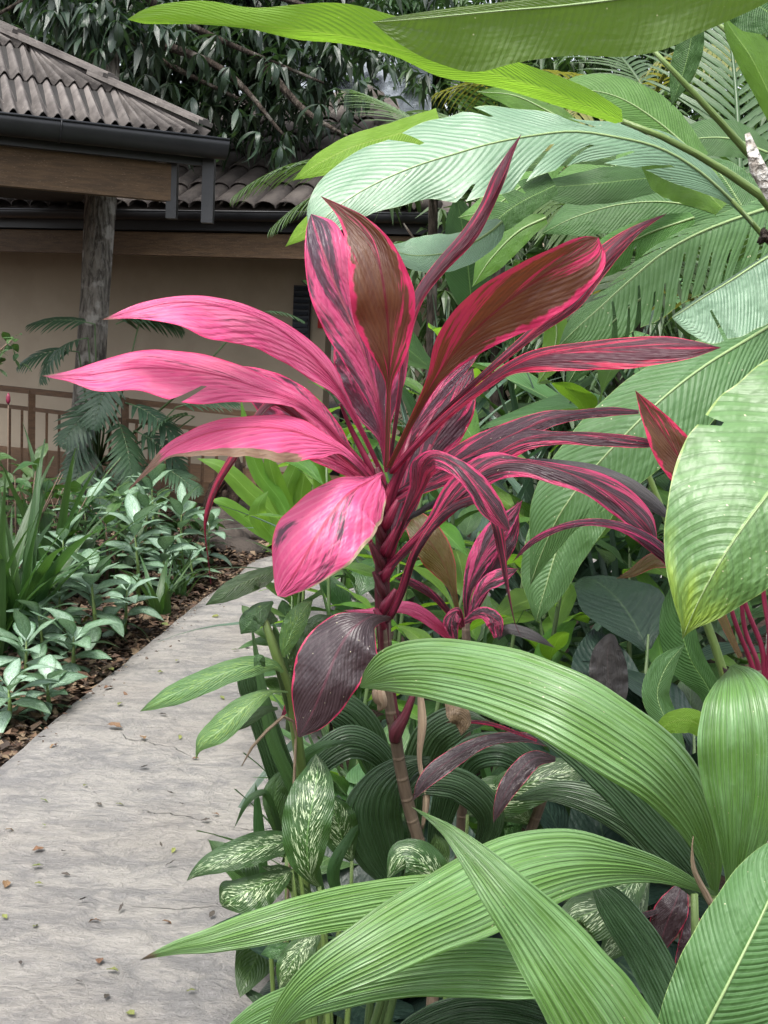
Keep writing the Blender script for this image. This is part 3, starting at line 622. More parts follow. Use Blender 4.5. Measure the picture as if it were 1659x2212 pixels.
# hanging louvre and the red fire sign on the wall
pl = at(652, 680, 13.0); lv = MB()
lv.box(pl, (.19, .05, .62), fx); lo = lv.build('louvre', lou_m, fb)
for i in range(9):
    q = MB(); q.box(pl + up * (.27 - i * .065) - fn * .035, (.17, .02, .035), fx, up + fn * .4); link('slat', q.mesh('slat', lou_m, False), lo, True)
ps = at(703, 692, 13.0)
sg_ = thing('fire_alarm_sign', 'small red fire alarm box with white emblem on the veranda wall', 'fire sign', ps)
mb = MB(); mb.box(ps, (.15, .06, .17), fx); mb.build('box', red_m, sg_)
mb = MB(); mb.box(ps - fn * .034, (.05, .006, .03), fx); mb.box(ps - fn * .034 + up * .028, (.02, .006, .02), fx); mb.box(ps - fn * .034 - up * .03, (.03, .006, .012), fx); mb.build('emblem', white_m, sg_)
# barrel tiles, one by one
p2 = R(30); s2 = fn * math.cos(p2) + up * math.sin(p2); r2 = -fn * math.sin(p2) + up * math.cos(p2)
TW, TL = .235, .46
def barrel(w, L, mat):
    vs, fs = [], []; n = 6
    for lay in (0, .016):
        for y, sc_ in ((0, 1.0), (L * 1.12, .86)):
            for i in range(n + 1):
                a = math.pi * i / n; vs.append(Vector((-math.cos(a) * (w / 2 - lay) * sc_, y, math.sin(a) * (w / 2 - lay) * .62 * sc_ + (.0 if y else .022))))
    N = n + 1
    for i in range(n):
        fs += [(i, i + 1, N + i + 1, N + i), (2 * N + i + 1, 2 * N + i, 3 * N + i, 3 * N + i + 1), (2 * N + i, 2 * N + i + 1, i + 1, i)]
    return mesh('roof_tile', vs, fs, mat)
bt = barrel(TW * 1.04, TL, tile2_m)
rot = Matrix((fx, s2, r2)).transposed().to_quaternion()
ncol, nrow = 34, 7
for r_ in range(nrow):
    for c in range(ncol):
        s = -4.6 + c * TW; yy = r_ * TL
        if s > 2.9 - yy * .55: continue
        o = bpy.data.objects.new('roof_tile', bt); COL.objects.link(o); o.parent = fb
        p = fpt(s, -.05, EZ + .03) + s2 * (yy + rnd.uniform(-.015, .015)) + fx * rnd.uniform(-.008, .008)
        o.location = p - fb.location; o.rotation_mode = 'QUATERNION'; o.rotation_quaternion = rot @ Matrix.Rotation(rnd.uniform(-.02, .02), 3, 'Z').to_quaternion()
q = MB(); A = fpt(-4.7, -.05, EZ + .0); q.hexa([A - r2 * .03, A + fx * 7.7 - r2 * .03, A + fx * 6.2 + s2 * 3.3 - r2 * .03, A + s2 * 3.3 - r2 * .03, A, A + fx * 7.7, A + fx * 6.2 + s2 * 3.3, A + s2 * 3.3]); q.build('roof_deck', tile2_m, fb)
hd = (-fx * .55 * 1 + s2).normalized(); a = fpt(2.95, -.05, EZ + .06)
for i in range(8):
    mb = MB(); mb.tube([a + hd * i * .46 + up * .03, a + hd * (i * .46 + .52) + up * .0], [.12, .10], 8); mb.build('hip_tile', tile2_m, fb, True)
q = MB(); q.hexa([a - up * .1, a + fx * .9 + fn * 3.0 - up * .1, a + hd * 3.6 + fn * 2 - up * .1, a + hd * 3.6 - up * .1, a, a + fx * .9 + fn * 3.0, a + hd * 3.6 + fn * 2, a + hd * 3.6]); q.build('side_slope', tile2_m, fb)

# crumpled silver tarpaulin on the roof ridge
g = G('crumpled_silver_tarpaulin'); P = g.pos(); n = g.noise(P, 5.0, 6, .7, 1.0); n2 = g.noise(P, 1.3, 3)
col = g.mix(g.step(n2, .44, .56), (.055, .065, .08), (.50, .55, .62))
tarp = g.done(g.bsdf(col, .22, g.bump(n, .12), .6))
T0 = at(320, 272, 15.2); T1_ = at(930, 285, 14.8)
def trp(i, j):
    p = T0.lerp(T1_, i / 40) + Vector((0, .45, .62)) * (j / 16 * 2.0)
    return p + Vector((0, -1, .4)) * (.10 * mnoise.noise(p * 2.4) + .06 * mnoise.noise(p * 6)) - up * (.2 * j / 16 * math.sin(i * .3))
vs = [trp(i, j) for j in range(17) for i in range(41)]
fs = [(j * 41 + i, j * 41 + i + 1, (j + 1) * 41 + i + 1, (j + 1) * 41 + i) for j in range(16) for i in range(40)]
tag(link('tarpaulin', mesh('tarpaulin', vs, fs, tarp, smooth=True)), 'crumpled silver and black plastic tarpaulin over the roof ridge, seen through the mango leaves', 'tarpaulin')

# ---- veranda railing, in front of the far wall; two bays dropping towards the path
rl = thing('railing', 'low orange brown wooden railing with thin upright bars before the beige wall', 'railing', gnd(200, 1110, 0))
RA, RB = at(-70, 1028, 11.2), at(600, 1102, 10.2)
def rp(s, h): return RA.lerp(RB, s) + up * h
def hh_(s): return .88 if s < .42 else .88 - (s - .42) * .22
mb = MB(); mb.bar(rp(0, .86), rp(1, .80), .06, .05); mb.build('handrail', rail_m, rl)
mb = MB(); mb.bar(rp(0, .70), rp(1, .62), .035, .035); mb.build('upper_rail', rail_m, rl)
mb = MB(); mb.bar(rp(0, .03), rp(1, .03), .09, .07); mb.build('bottom_rail', rail_m, rl)
mb = MB(); mb.bar(rp(0, -.10) , rp(1, -.10), .05, .13); mb.build('deck_board', rail_m, rl)
mb = MB(); mb.bar(rp(0, -.25) , rp(1, -.25), .05, .13); mb.build('deck_board', rail_m, rl)
for s in (.0, .22, .525, .97):
    mb = MB(); a = rp(s, -.35); mb.bar(a, rp(s, .86), .06, .06, ex); mb.build('post', rail_m, rl)
i = 0; nbal = 24
for i in range(nbal):
    s = (i + .5) / nbal
    if min(abs(s - q) for q in (.0, .22, .525, .97)) < .012: continue
    mb = MB(); mb.bar(rp(s, .06), rp(s, .68 - .08 * s), .022, .022, ex); mb.build('baluster', rail_m, rl)

# ------------------------------------------------------------ trees
def bark(name, c1, c2, c3):
    g = G(name); u, v = g.uv(); P = g.pos(); mp = g.n('ShaderNodeMapping'); g.l(P, mp.inputs[0]); mp.inputs['Scale'].default_value = (7, 7, 1.6)
    n = g.noise(mp.outputs[0], 3.5, 7, .7, .4); n2 = g.noise(P, 5.0, 4); col = g.mix(g.step(n, .38, .6), c1, c2); col = g.mix(g.step(n2, .52, .62), col, c3)
    vv = g.vor(mp.outputs[0], 5.0)
    return g.done(g.bsdf(col, .95, g.bump(g.M('ADD', n, vv), .03), .15))
bark_m = bark('grey_fissured_bark', (.08, .070, .060), (.25, .225, .195), (.36, .335, .30))
bark_dk = bark('dark_bark', (.025, .02, .016), (.07, .055, .045), (.11, .10, .085))

def tree_leaf_stuff(parent, center, ext, count, L, mat, droop=.6, whorl=6, holes=.35, name='foliage', seed=1, shape=None):
    r = random.Random(seed); vs, uv, fs = [], [], []; c = 0
    while c < count:
        p = Vector((r.gauss(0, .42), r.gauss(0, .42), r.gauss(0, .42)))
        if p.length > 1.15: continue
        q = Vector((p.x * ext[0], p.y * ext[1], p.z * ext[2]))
        if mnoise.noise((q + Vector((seed * 7, 0, 0))) * (.8 / max(.4, ext[0] * .3))) < holes - .5: continue
        w0 = center + q; az0 = r.uniform(0, 6.28)
        for k in range(whorl):
            az = az0 + k * 2.4 + r.uniform(-.3, .3); e = r.uniform(-1.35, .15) * droop; l = L * r.uniform(.65, 1.2)
            d = Vector((math.cos(az) * math.cos(e), math.sin(az) * math.cos(e), math.sin(e))); sd_ = d.cross(Vector((r.uniform(-.4, .4), r.uniform(-.4, .4), 1))).normalized()
            w_ = l * .14; b = len(vs); m1 = w0 + d * l * .45; tp = w0 + d * l + Vector((0, 0, -l * .28))
            vs += [w0, m1 + sd_ * w_ + Vector((0, 0, w_ * .4)), tp, m1 - sd_ * w_ + Vector((0, 0, w_ * .4)), m1]
            uv += [(.5, 0), (1, .45), (.5, 1), (0, .45), (.5, .45)]
            fs += [(b, b + 4, b + 1), (b + 1, b + 4, b + 2), (b, b + 3, b + 4), (b + 4, b + 3, b + 2)]; c += 1
    o = link(name, mesh(name, vs, fs, MT[mat] if isinstance(mat, str) else mat, uv, False), parent); o['kind'] = 'stuff'
    return o
def limbs(parent, base, top, crown_c, ext, n, r0, mat=bark_m, seed=3):
    r = random.Random(seed); mb = MB(); mb.tube([base, base.lerp(top, .35) + Vector((r.uniform(-.05, .05), 0, 0)), base.lerp(top, .7), top], [r0 * 1.15, r0, r0 * .9, r0 * .75], 14, .12, seed=seed)
    mb.build('trunk', mat, parent, True)
    for i in range(n):
        a = r.uniform(0, 6.28); e = crown_c + Vector((math.cos(a) * ext[0] * r.uniform(.4, .9), math.sin(a) * ext[1] * r.uniform(.4, .9), r.uniform(-.5, .8) * ext[2]))
        mid = top.lerp(e, .5) + Vector((0, 0, r.uniform(0, .5))); mb = MB(); mb.tube([top - Vector((0, 0, .1)), mid, e], [r0 * .5, r0 * .25, r0 * .06], 6, .1, seed=i); mb.build('branch', mat, parent, True)

# the mango tree whose trunk passes between the two roofs
tb = gnd(165, 1240, -.1); tb = at(158, 1180, 10.3); tb.z = -.1
mt_ = thing('mango_tree', 'mango tree with grey fissured trunk rising between the two roofs and drooping dark leaves above', 'tree', (tb.x, tb.y, 0))
tp = at(226, 120, 10.9)
S = [tb, at(172, 1060, 10.35), at(190, 860, 10.45), at(205, 640, 10.55), at(217, 430, 10.7), tp, at(232, -150, 11.1)]
mb = MB(); mb.tube(S, [.16, .14, .132, .128, .132, .125, .11], 20, .14, seed=4); mb.build('trunk', bark_m, mt_, True)
for a, b, c in (((232, -60, 11), (420, 60, 11.6), (700, 180, 11.8)), ((232, -100, 11), (480, -40, 11.4), (820, 60, 11.6)), ((230, 30, 11), (330, 120, 11.8), (560, 235, 12)), ((232, -120, 11), (120, -40, 11.4), (-20, 40, 11.6)), ((560, 130, 11.8), (660, 240, 11.6), (760, 300, 11.4)), ((300, 80, 11.7), (480, 150, 11.6), (620, 300, 11.2))):
    W = [at(*a), at(*b), at(*c)]; mb = MB(); mb.tube([Vector(q[:3]) for q in spline([tuple(p) for p in W], 12)], [.045 * (1 - i / 13) + .006 for i in range(12)], 6, .1); mb.build('branch', bark_dk, mt_, True)
cnt = 0; spots = []
r = random.Random(11)
for x, y in ((205, 55), (235, 95), (190, 30), (215, 120), (195, 75), (228, 10), (245, 60), (190, 95), (240, 40), (290, 90), (330, 30), (350, 130), (400, 60), (430, 130), (460, 90), (270, 160), (310, 175), (500, 160), (455, 180), (520, 110), (560, 60), (600, 150), (560, 195), (640, 120), (650, 205), (700, 70), (690, 160), (740, 130), (770, 190), (380, 195), (420, 225), (600, 240), (520, 250), (700, 240), (760, 250), (620, 300), (600, 330), (480, 300), (560, 300), (80, 40), (130, 60), (40, 20), (150, 20), (210, 20), (480, 20), (200, 60), (225, 80), (215, 30), (640, 40), (780, 60), (800, 130), (700, 20)):
    Y = r.uniform(10.3, 10.6) if 180 < x < 250 and y < 125 else r.uniform(10.9, 12.0) if y < 250 else r.uniform(10.8, 11.2); spots.append((at(x + r.uniform(-12, 12), y - 15, Y)))
for p in spots:
    a0 = r.uniform(0, 6.28)
    for k in range(7):
        if cnt >= 296: break
        put(mt_, 'mango', p - mt_.location, a0 + k * .9 + r.uniform(-.3, .3), R(r.uniform(-80, -5)), r.uniform(.16, .34), r.uniform(-.5, .5)); cnt += 1
tree_leaf_stuff(mt_, at(330, 40, 12.8), (3.6, .9, 1.2), 6500, .25, 'mango', .9, seed=5, holes=.25)
tree_leaf_stuff(mt_, at(560, 140, 12.4), (1.7, .7, .95), 1500, .24, 'mango', .9, seed=6, holes=.36)
tree_leaf_stuff(mt_, at(215, 30, 10.75), (.8, .25, .45), 420, .24, 'mango', .9, seed=7, holes=0)

# woods behind, each tree with its own crown
far_m = leaf_mat('sunlit_tree_leaf', (.060, .115, .025), (.085, .15, .03), 'side', 8, .3, tr=.35, tr_c=(.3, .5, .04), rough=.45, bump=.0005, var=.5)  # lit copy of the tree leaf, sunlight put into the colour
far_d = leaf_mat('shaded_tree_leaf', (.030, .062, .022), (.045, .085, .028), 'side', 8, .3, tr=.2, tr_c=(.12, .28, .03), rough=.45, bump=.0005, var=.5)  # shaded copy of the same leaf, shade put into the colour
MT['far'] = far_m; MT['fard'] = far_d
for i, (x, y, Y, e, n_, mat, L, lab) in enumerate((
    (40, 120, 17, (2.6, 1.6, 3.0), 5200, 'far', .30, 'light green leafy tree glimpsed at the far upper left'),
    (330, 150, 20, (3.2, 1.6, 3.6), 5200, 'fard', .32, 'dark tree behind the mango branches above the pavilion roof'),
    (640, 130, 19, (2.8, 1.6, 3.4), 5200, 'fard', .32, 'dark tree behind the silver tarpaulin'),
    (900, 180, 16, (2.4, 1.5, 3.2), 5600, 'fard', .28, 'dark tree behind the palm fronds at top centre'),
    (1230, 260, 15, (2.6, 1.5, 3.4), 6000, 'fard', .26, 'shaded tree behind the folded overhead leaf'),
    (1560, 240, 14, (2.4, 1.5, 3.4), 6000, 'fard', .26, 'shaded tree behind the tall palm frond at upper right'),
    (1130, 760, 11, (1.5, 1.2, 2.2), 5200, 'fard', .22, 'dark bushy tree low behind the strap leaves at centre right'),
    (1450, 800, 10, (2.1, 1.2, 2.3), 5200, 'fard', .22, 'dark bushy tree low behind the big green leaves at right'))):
    c = at(x, y, Y); t = thing('background_tree', lab, 'tree', (c.x, c.y, 0), 'trees and bushes closing the view')
    limbs(t, Vector((c.x, c.y, -.1)), Vector((c.x, c.y, c.z - .3 * e[2])), c, e, 6, .14, bark_dk, i)
    tree_leaf_stuff(t, c, e, n_, L, mat, .8, seed=20 + i, holes=.12, whorl=7)
# beyond them the woods close the horizon
hedge = thing('woodland', 'dark mass of far woodland closing the view behind the trees', 'woodland', (0, 30, 0)); hedge['kind'] = 'stuff'
for k, x in enumerate((-16, -10, -4, 3, 9, 15)):
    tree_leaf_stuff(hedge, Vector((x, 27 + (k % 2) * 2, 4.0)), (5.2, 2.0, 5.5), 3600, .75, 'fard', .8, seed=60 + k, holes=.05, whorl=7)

# ------------------------------------------------------------ the pink cordyline
B0 = at(905, 2400, 1.84); B0.z = 0
co = thing('cordyline', 'tall cordyline with a crown of hot pink, bronze and plum leaves beside the path', 'cordyline', B0)
def cane(parent):
    pts = [Vector((B0.x, B0.y, -.05)), at(945, 1960, 1.84), at(915, 1850, 1.83), at(885, 1750, 1.82), at(864, 1655, 1.81), at(850, 1560, 1.80), at(838, 1480, 1.80), at(829, 1340, 1.80)]
    stalk(parent, pts, [.0115, .0105, .0100, .0098, .0098, .0104, .0106, .0105], 'stem_brown', 'cane', 12, .08)
    stalk(parent, [at(851, 1560, 1.80), at(842, 1500, 1.80), at(831, 1400, 1.80), at(827, 1300, 1.80), at(827, 1200, 1.80), at(829, 1120, 1.80), at(833, 1045, 1.80)], [.0105, .0105, .0105, .0112, .0115, .011, .009], 'pet_dk', 'crown_stem', 12, .25)
    stalk(parent, [at(853, 1600, 1.79), at(856, 1580, 1.785), at(874, 1548, 1.78), at(893, 1500, 1.78), at(905, 1470, 1.79)], [.009, .0115, .008, .005, .002], 'pet_dk', 'side_shoot')
cane(co)
L = lambda rows, mat, **kw: leaf(co, [(x, y, Y, a * 1.09 if a > 15 else a, b * 1.09 if b > 15 else b) for x, y, Y, a, b in rows], mat, pet_mat='pet_red', n=kw.pop('n', 64), **kw)
# behind the crown first
L([(838, 1190, 1.85, 8, 8), (868, 1110, 1.86, 24, 22), (900, 1030, 1.87, 26, 26), (935, 960, 1.88, 38, 42), (975, 880, 1.89, 34, 46), (1003, 825, 1.9, 14, 26), (1022, 794, 1.91, 0, 0)], 'c_dark', fold=(.4, .4))
L([(835, 1020, 1.86, 4, 4), (828, 950, 1.86, 12, 10), (812, 885, 1.87, 42, 42), (800, 815, 1.87, 62, 74), (785, 755, 1.88, 62, 88), (765, 700, 1.88, 40, 60), (745, 640, 1.88, 0, 0)], 'c_pinkdark', fold=(.3, .5), pet=3)
L([(833, 1010, 1.83, 4, 4), (826, 930, 1.83, 6, 6), (812, 850, 1.83, 24, 22), (785, 760, 1.82, 46, 40), (752, 680, 1.81, 57, 50), (722, 610, 1.8, 53, 52), (697, 540, 1.8, 38, 50), (680, 490, 1.81, 18, 38), (672, 462, 1.82, 0, 0)], 'c_pinkdark', fold=(-.3, .35), pet=3)
L([(815, 1045, 1.85, 5, 5), (762, 1012, 1.85, 20, 18), (700, 945, 1.84, 55, 40), (632, 880, 1.82, 60, 46), (562, 830, 1.8, 38, 32), (485, 788, 1.79, 0, 0)], 'c_pinkdark', fold=(.3, .3))
L([(845, 1020, 1.82, 5, 5), (885, 940, 1.82, 14, 12), (930, 870, 1.82, 22, 20), (975, 812, 1.82, 18, 18), (1015, 775, 1.82, 10, 12), (1050, 740, 1.82, 0, 0)], 'c_pinkdark', fold=(.4, .4))
L([(842, 1000, 1.85, 4, 4), (862, 860, 1.87, 5, 5), (878, 740, 1.9, 8, 8), (903, 645, 1.92, 12, 12), (945, 580, 1.93, 12, 16), (1005, 510, 1.94, 12, 21), (1048, 450, 1.95, 14, 15), (1082, 385, 1.95, 17, 10), (1105, 330, 1.96, 8, 5), (1127, 288, 1.97, 0, 0)], 'c_red', fold=(.8, .8), pet=3)
L([(850, 1000, 1.85, 4, 4), (1000, 850, 1.84, 6, 6), (1150, 720, 1.82, 12, 12), (1235, 650, 1.8, 22, 20), (1288, 582, 1.8, 30, 20), (1330, 535, 1.8, 21, 17), (1382, 492, 1.8, 9, 9), (1441, 461, 1.82, 0, 0)], 'c_red', fold=(.5, .5), pet=3)
L([(815, 1050, 1.84, 4, 4), (700, 950, 1.82, 6, 6), (620, 880, 1.78, 9, 9), (590, 868, 1.76, 9, 9), (556, 900, 1.74, 8, 8), (505, 985, 1.72, 9, 9), (467, 1048, 1.71, 8, 7), (446, 1110, 1.7, 6, 5), (443, 1150, 1.7, 2, 2), (450, 1210, 1.7, 1, 1), (456, 1262, 1.7, .5, .5)], 'c_red', fold=(.6, .6), n=80)
# left fan
L([(830, 1035, 1.80, 5, 5), (778, 925, 1.76, 6, 6), (738, 850, 1.74, 14, 9), (700, 797, 1.72, 34, 20), (640, 738, 1.68, 48, 19), (560, 686, 1.62, 60, 15), (470, 660, 1.56, 68, 16), (390, 652, 1.52, 50, 13), (300, 668, 1.5, 20, 12), (219, 691, 1.5, 0, 0)], 'c_pink', fold=(-.15, .9), pet=4)
L([(822, 1042, 1.8, 5, 5), (755, 975, 1.74, 6, 6), (690, 905, 1.70, 9, 10), (640, 868, 1.67, 14, 18), (570, 842, 1.64, 27, 26), (480, 812, 1.6, 56, 32), (390, 798, 1.56, 64, 36), (300, 795, 1.53, 46, 34), (205, 808, 1.5, 34, 22), (150, 811, 1.49, 14, 10), (90, 812, 1.48, 0, 0)], 'c_pink', fold=(-.15, .8), pet=4, slits=((.52, -1, .45, .02),), k=.12)
L([(815, 1050, 1.78, 5, 5), (775, 1003, 1.72, 6, 6), (738, 972, 1.7, 10, 10), (700, 955, 1.68, 35, 16), (630, 930, 1.65, 66, 28), (550, 922, 1.62, 60, 22), (470, 930, 1.6, 52, 20), (405, 952, 1.58, 34, 16), (358, 978, 1.57, 14, 12), (320, 1015, 1.56, 6, 6), (278, 1058, 1.56, 1, 1)], 'c_torn', fold=(-.2, .7), pet=3, ruf=.10, ruf_n=8, seed=3.3)
# lower leaves
L([(818, 1228, 1.80, 6, 6), (797, 1150, 1.79, 5, 5), (812, 1085, 1.785, 4, 4), (830, 1045, 1.775, 5, 4), (826, 1024, 1.768, 10, 4), (806, 1034, 1.75, 52, 6), (780, 1048, 1.72, 82, 20), (748, 1070, 1.69, 90, 42), (712, 1115, 1.67, 92, 64), (676, 1172, 1.65, 84, 80), (641, 1232, 1.65, 50, 58), (604, 1284, 1.67, 12, 12), (600, 1288, 1.67, 0, 0)], 'c_torn2', fold=(.25, .35), pet=3, n=70, seed=8)
L([(830, 1345, 1.79, 5, 5), (842, 1336, 1.74, 5, 4), (800, 1332, 1.68, 30, 8), (758, 1362, 1.65, 72, 46), (728, 1410, 1.64, 70, 68), (700, 1480, 1.63, 60, 67), (672, 1545, 1.64, 38, 40), (645, 1592, 1.65, 3, 3)], 'c_grey', fold=(.3, .3), n=64, seed=4)
# upright bronze pair
L([(835, 1010, 1.76, 6, 6), (838, 910, 1.755, 6, 6), (840, 830, 1.75, 8, 8), (841, 777, 1.74, 30, 30), (838, 700, 1.73, 64, 52), (832, 640, 1.72, 68, 58), (822, 580, 1.72, 64, 48), (805, 525, 1.73, 54, 32), (775, 485, 1.74, 38, 20), (735, 452, 1.75, 15, 10), (692, 423, 1.77, 0, 0)], 'c_bronze', fold=(-.35, -.35), pet=4, tilt=-.3)
L([(840, 1010, 1.76, 6, 6), (895, 900, 1.72, 8, 8), (940, 820, 1.68, 18, 14), (985, 758, 1.66, 48, 32), (1040, 700, 1.64, 58, 52), (1110, 640, 1.62, 52, 76), (1180, 590, 1.61, 40, 78), (1240, 552, 1.61, 32, 68), (1272, 530, 1.62, 22, 52), (1288, 517, 1.63, 8, 26), (1293, 513, 1.63, 0, 0)], 'c_bronze', fold=(-.3, -.2), pet=3, tilt=-.4)
# right fan
L([(845, 1020, 1.76, 7, 7), (900, 960, 1.7, 8, 8), (965, 898, 1.65, 9, 9), (1035, 842, 1.61, 10, 10), (1100, 797, 1.58, 14, 14), (1160, 772, 1.56, 16, 30), (1250, 758, 1.54, 16, 38), (1340, 752, 1.52, 20, 42), (1430, 750, 1.5, 22, 34), (1500, 750, 1.49, 14, 20), (1558, 751, 1.48, 0, 0)], 'c_red', fold=(.6, .2), pet=5)
L([(845, 1075, 1.8, 6, 6), (920, 1035, 1.76, 16, 16), (1010, 985, 1.72, 30, 36), (1100, 942, 1.7, 27, 30), (1180, 908, 1.69, 19, 16), (1250, 893, 1.69, 8, 14), (1320, 885, 1.7, 6, 14), (1380, 888, 1.7, 2, 6)], 'c_dark', fold=(.6, .3), pet=2)
L([(850, 1085, 1.78, 6, 6), (950, 1035, 1.74, 16, 16), (1050, 990, 1.7, 27, 27), (1130, 952, 1.68, 22, 22), (1200, 940, 1.67, 8, 19), (1290, 940, 1.66, 6, 22), (1380, 950, 1.66, 6, 16), (1468, 965, 1.67, 0, 0)], 'c_dark', fold=(.6, .3), pet=2)
L([(860, 1130, 1.8, 5, 5), (1100, 1010, 1.72, 12, 12), (1220, 1008, 1.7, 14, 16), (1320, 1037, 1.7, 20, 18), (1400, 1082, 1.7, 18, 16), (1460, 1130, 1.7, 0, 0)], 'grey_leaf', fold=(.6, .3))
L([(824, 1245, 1.78, 9, 9), (870, 1195, 1.76, 9, 9), (930, 1135, 1.72, 14, 14), (990, 1062, 1.69, 29, 29), (1060, 1008, 1.67, 29, 31), (1130, 998, 1.65, 8, 29), (1210, 1015, 1.63, 13, 31), (1280, 1045, 1.62, 26, 26), (1345, 1085, 1.62, 29, 31), (1390, 1128, 1.62, 23, 23), (1412, 1160, 1.63, 8, 8), (1418, 1174, 1.63, 0, 0)], 'c_dark2', fold=(.5, .3), pet=4, n=72, seed=12)
L([(842, 1335, 1.78, 8, 8), (866, 1282, 1.76, 9, 9), (899, 1190, 1.72, 9, 9), (960, 1110, 1.70, 9, 9), (1030, 1080, 1.66, 10, 10), (1066, 1122, 1.6, 15, 9), (1083, 1190, 1.6, 10, 9), (1095, 1262, 1.6, 4, 4), (1112, 1345, 1.6, 1, 1), (1124, 1372, 1.6, .5, .5)], 'c_dark', fold=(.6, .6), pet=4, n=72)
L([(838, 1200, 1.77, 9, 9), (872, 1120, 1.72, 10, 9), (903, 1055, 1.66, 18, 14), (912, 1008, 1.62, 22, 28), (938, 984, 1.58, 12, 26), (985, 1003, 1.55, 14, 22), (1025, 1045, 1.54, 24, 20), (1057, 1090, 1.54, 24, 24), (1083, 1128, 1.55, 16, 12), (1099, 1145, 1.56, 4, 4)], 'c_dark2', fold=(.7, .2), pet=2, n=80)
L([(1478, 1240, 1.62, 14, 14), (1413, 1176, 1.58, 16, 14), (1345, 1139, 1.57, 11, 10), (1280, 1128, 1.57, 8, 8), (1210, 1140, 1.58, 7, 7), (1150, 1170, 1.59, 7, 6), (1106, 1215, 1.6, 0, 0)], 'c_dark', fold=(.7, .3))
for i, (x, y, dx, dy, w_) in enumerate(((827, 1315, 22, -42, 13), (828, 1280, -16, -46, 12), (828, 1245, 24, -44, 14), (827, 1222, -20, -50, 13), (829, 1190, 22, -50, 14), (828, 1165, -18, -52, 13), (830, 1135, 24, -56, 14), (829, 1108, -22, -56, 13), (831, 1080, 20, -56, 13), (831, 1060, -14, -50, 12), (826, 1345, -12, -30, 12))):
    stalk(co, [(x - dx * .25, y + 14, 1.795), (x + dx * .25, y - 6, 1.782), (x + dx * .8, y + dy * .6, 1.778), (x + dx * 1.3, y + dy, 1.78)], [w_ * .0004, w_ * .0006, w_ * .00045, w_ * .0003], 'pet_dk' if i % 2 else 'pet_red', 'leaf_sheath', 9, .2)
for pts, r_ in (((( 826, 1290, 1.8), (850, 1180, 1.79), (880, 1080, 1.78), (930, 960, 1.80)), .0055), (((824, 1180, 1.8), (838, 1080, 1.78), (870, 990, 1.77), (890, 930, 1.79)), .0055), (((830, 1150, 1.8), (856, 1050, 1.78), (898, 960, 1.78), (940, 890, 1.80)), .0048), (((828, 1090, 1.8), (800, 1030, 1.78), (745, 960, 1.76), (700, 915, 1.74)), .0055), (((826, 1080, 1.8), (795, 1000, 1.78), (760, 930, 1.77), (735, 872, 1.75)), .005)):
    stalk(co, pts, [r_ * 1.2, r_, r_ * .8, .002], 'pet_red', 'petiole')
stalk(co, [(905, 1470, 1.86), (912, 1560, 1.855), (906, 1640, 1.85), (920, 1720, 1.85), (912, 1790, 1.85)], [.003, .007, .005, .008, .002], 'dry', 'withered_leaf', 5, .6)
stalk(co, [(820, 1480, 1.78), (818, 1500, 1.77), (824, 1520, 1.77), (818, 1535, 1.77)], [.006, .010, .007, .002], 'dry', 'withered_leaf', 5, .6)

# a lower cordyline shoot behind the first, and one at the right edge
b = at(1000, 1900, 2.2); b.z = 0
c2 = thing('cordyline', 'smaller plum and pink cordyline shoots low behind the ringed cane', 'cordyline', b)
stalk(c2, [Vector((b.x, b.y, -.03)), (1005, 1600, 2.14), (1008, 1420, 2.1), (1006, 1340, 2.1)], [.011, .010, .009, .007], 'stem_brown', 'cane')
K = lambda rows, mat, **kw: leaf(c2, rows, mat, pet_mat='pet_red', **kw)
K([(995, 1360, 2.1, 4, 4), (979, 1275, 2.1, 8, 8), (957, 1215, 2.1, 36, 27), (925, 1165, 2.1, 38, 36), (893, 1125, 2.12, 22, 26), (866, 1098, 2.12, 0, 0)], 'c_olive', fold=(.3, .3), pet=2)
K([(1008, 1340, 2.1, 4, 4), (1010, 1280, 2.1, 10, 10), (1035, 1215, 2.1, 27, 22), (1070, 1155, 2.1, 28, 26), (1106, 1110, 2.1, 12, 14), (1129, 1080, 2.1, 0, 0)], 'c_dark2', fold=(.3, .3), pet=2)
K([(1012, 1340, 2.08, 5, 5), (1045, 1270, 2.08, 16, 12), (1080, 1245, 2.08, 17, 18), (1120, 1228, 2.08, 0, 0)], 'c_dark2', fold=(.3, .3))
K([(1010, 1350, 2.12, 5, 5), (1060, 1230, 2.12, 20, 20), (1095, 1160, 2.14, 24, 24), (1120, 1080, 2.14, 0, 0)], 'c_dark', fold=(.3, .3))
K([(1000, 1345, 2.08, 5, 5), (1040, 1325, 2.06, 14, 12), (1070, 1340, 2.05, 16, 22), (1080, 1375, 2.05, 4, 14)], 'c_dark2', fold=(.3, .2))
K([(1000, 1355, 2.08, 5, 5), (988, 1322, 2.05, 16, 10), (975, 1345, 2.04, 18, 18), (985, 1385, 2.04, 4, 4)], 'c_dark2', fold=(.3, .2))
K([(1000, 1400, 2.1, 5, 5), (962, 1365, 2.06, 12, 10), (905, 1322, 2.0, 16, 14), (862, 1312, 1.96, 12, 14), (800, 1322, 1.95, 8, 8), (740, 1318, 1.95, 0, 0)], 'c_pink', fold=(.3, .3))
K([(990, 1350, 2.1, 4, 4), (940, 1290, 2.06, 8, 8), (890, 1258, 2.02, 9, 8), (850, 1247, 2.0, 0, 0)], 'c_dark', fold=(.4, .3))
K([(1075, 1380, 2.1, 4, 4), (1100, 1360, 2.05, 12, 10), (1150, 1372, 2.04, 10, 12), (1200, 1400, 2.04, 0, 0)], 'grey_leaf', fold=(.3, .3))
b = at(1640, 1750, 1.75); b.z = 0
c3 = thing('cordyline', 'cordyline at the right edge with red leaf stalks and a pointed bronze leaf', 'cordyline', b)
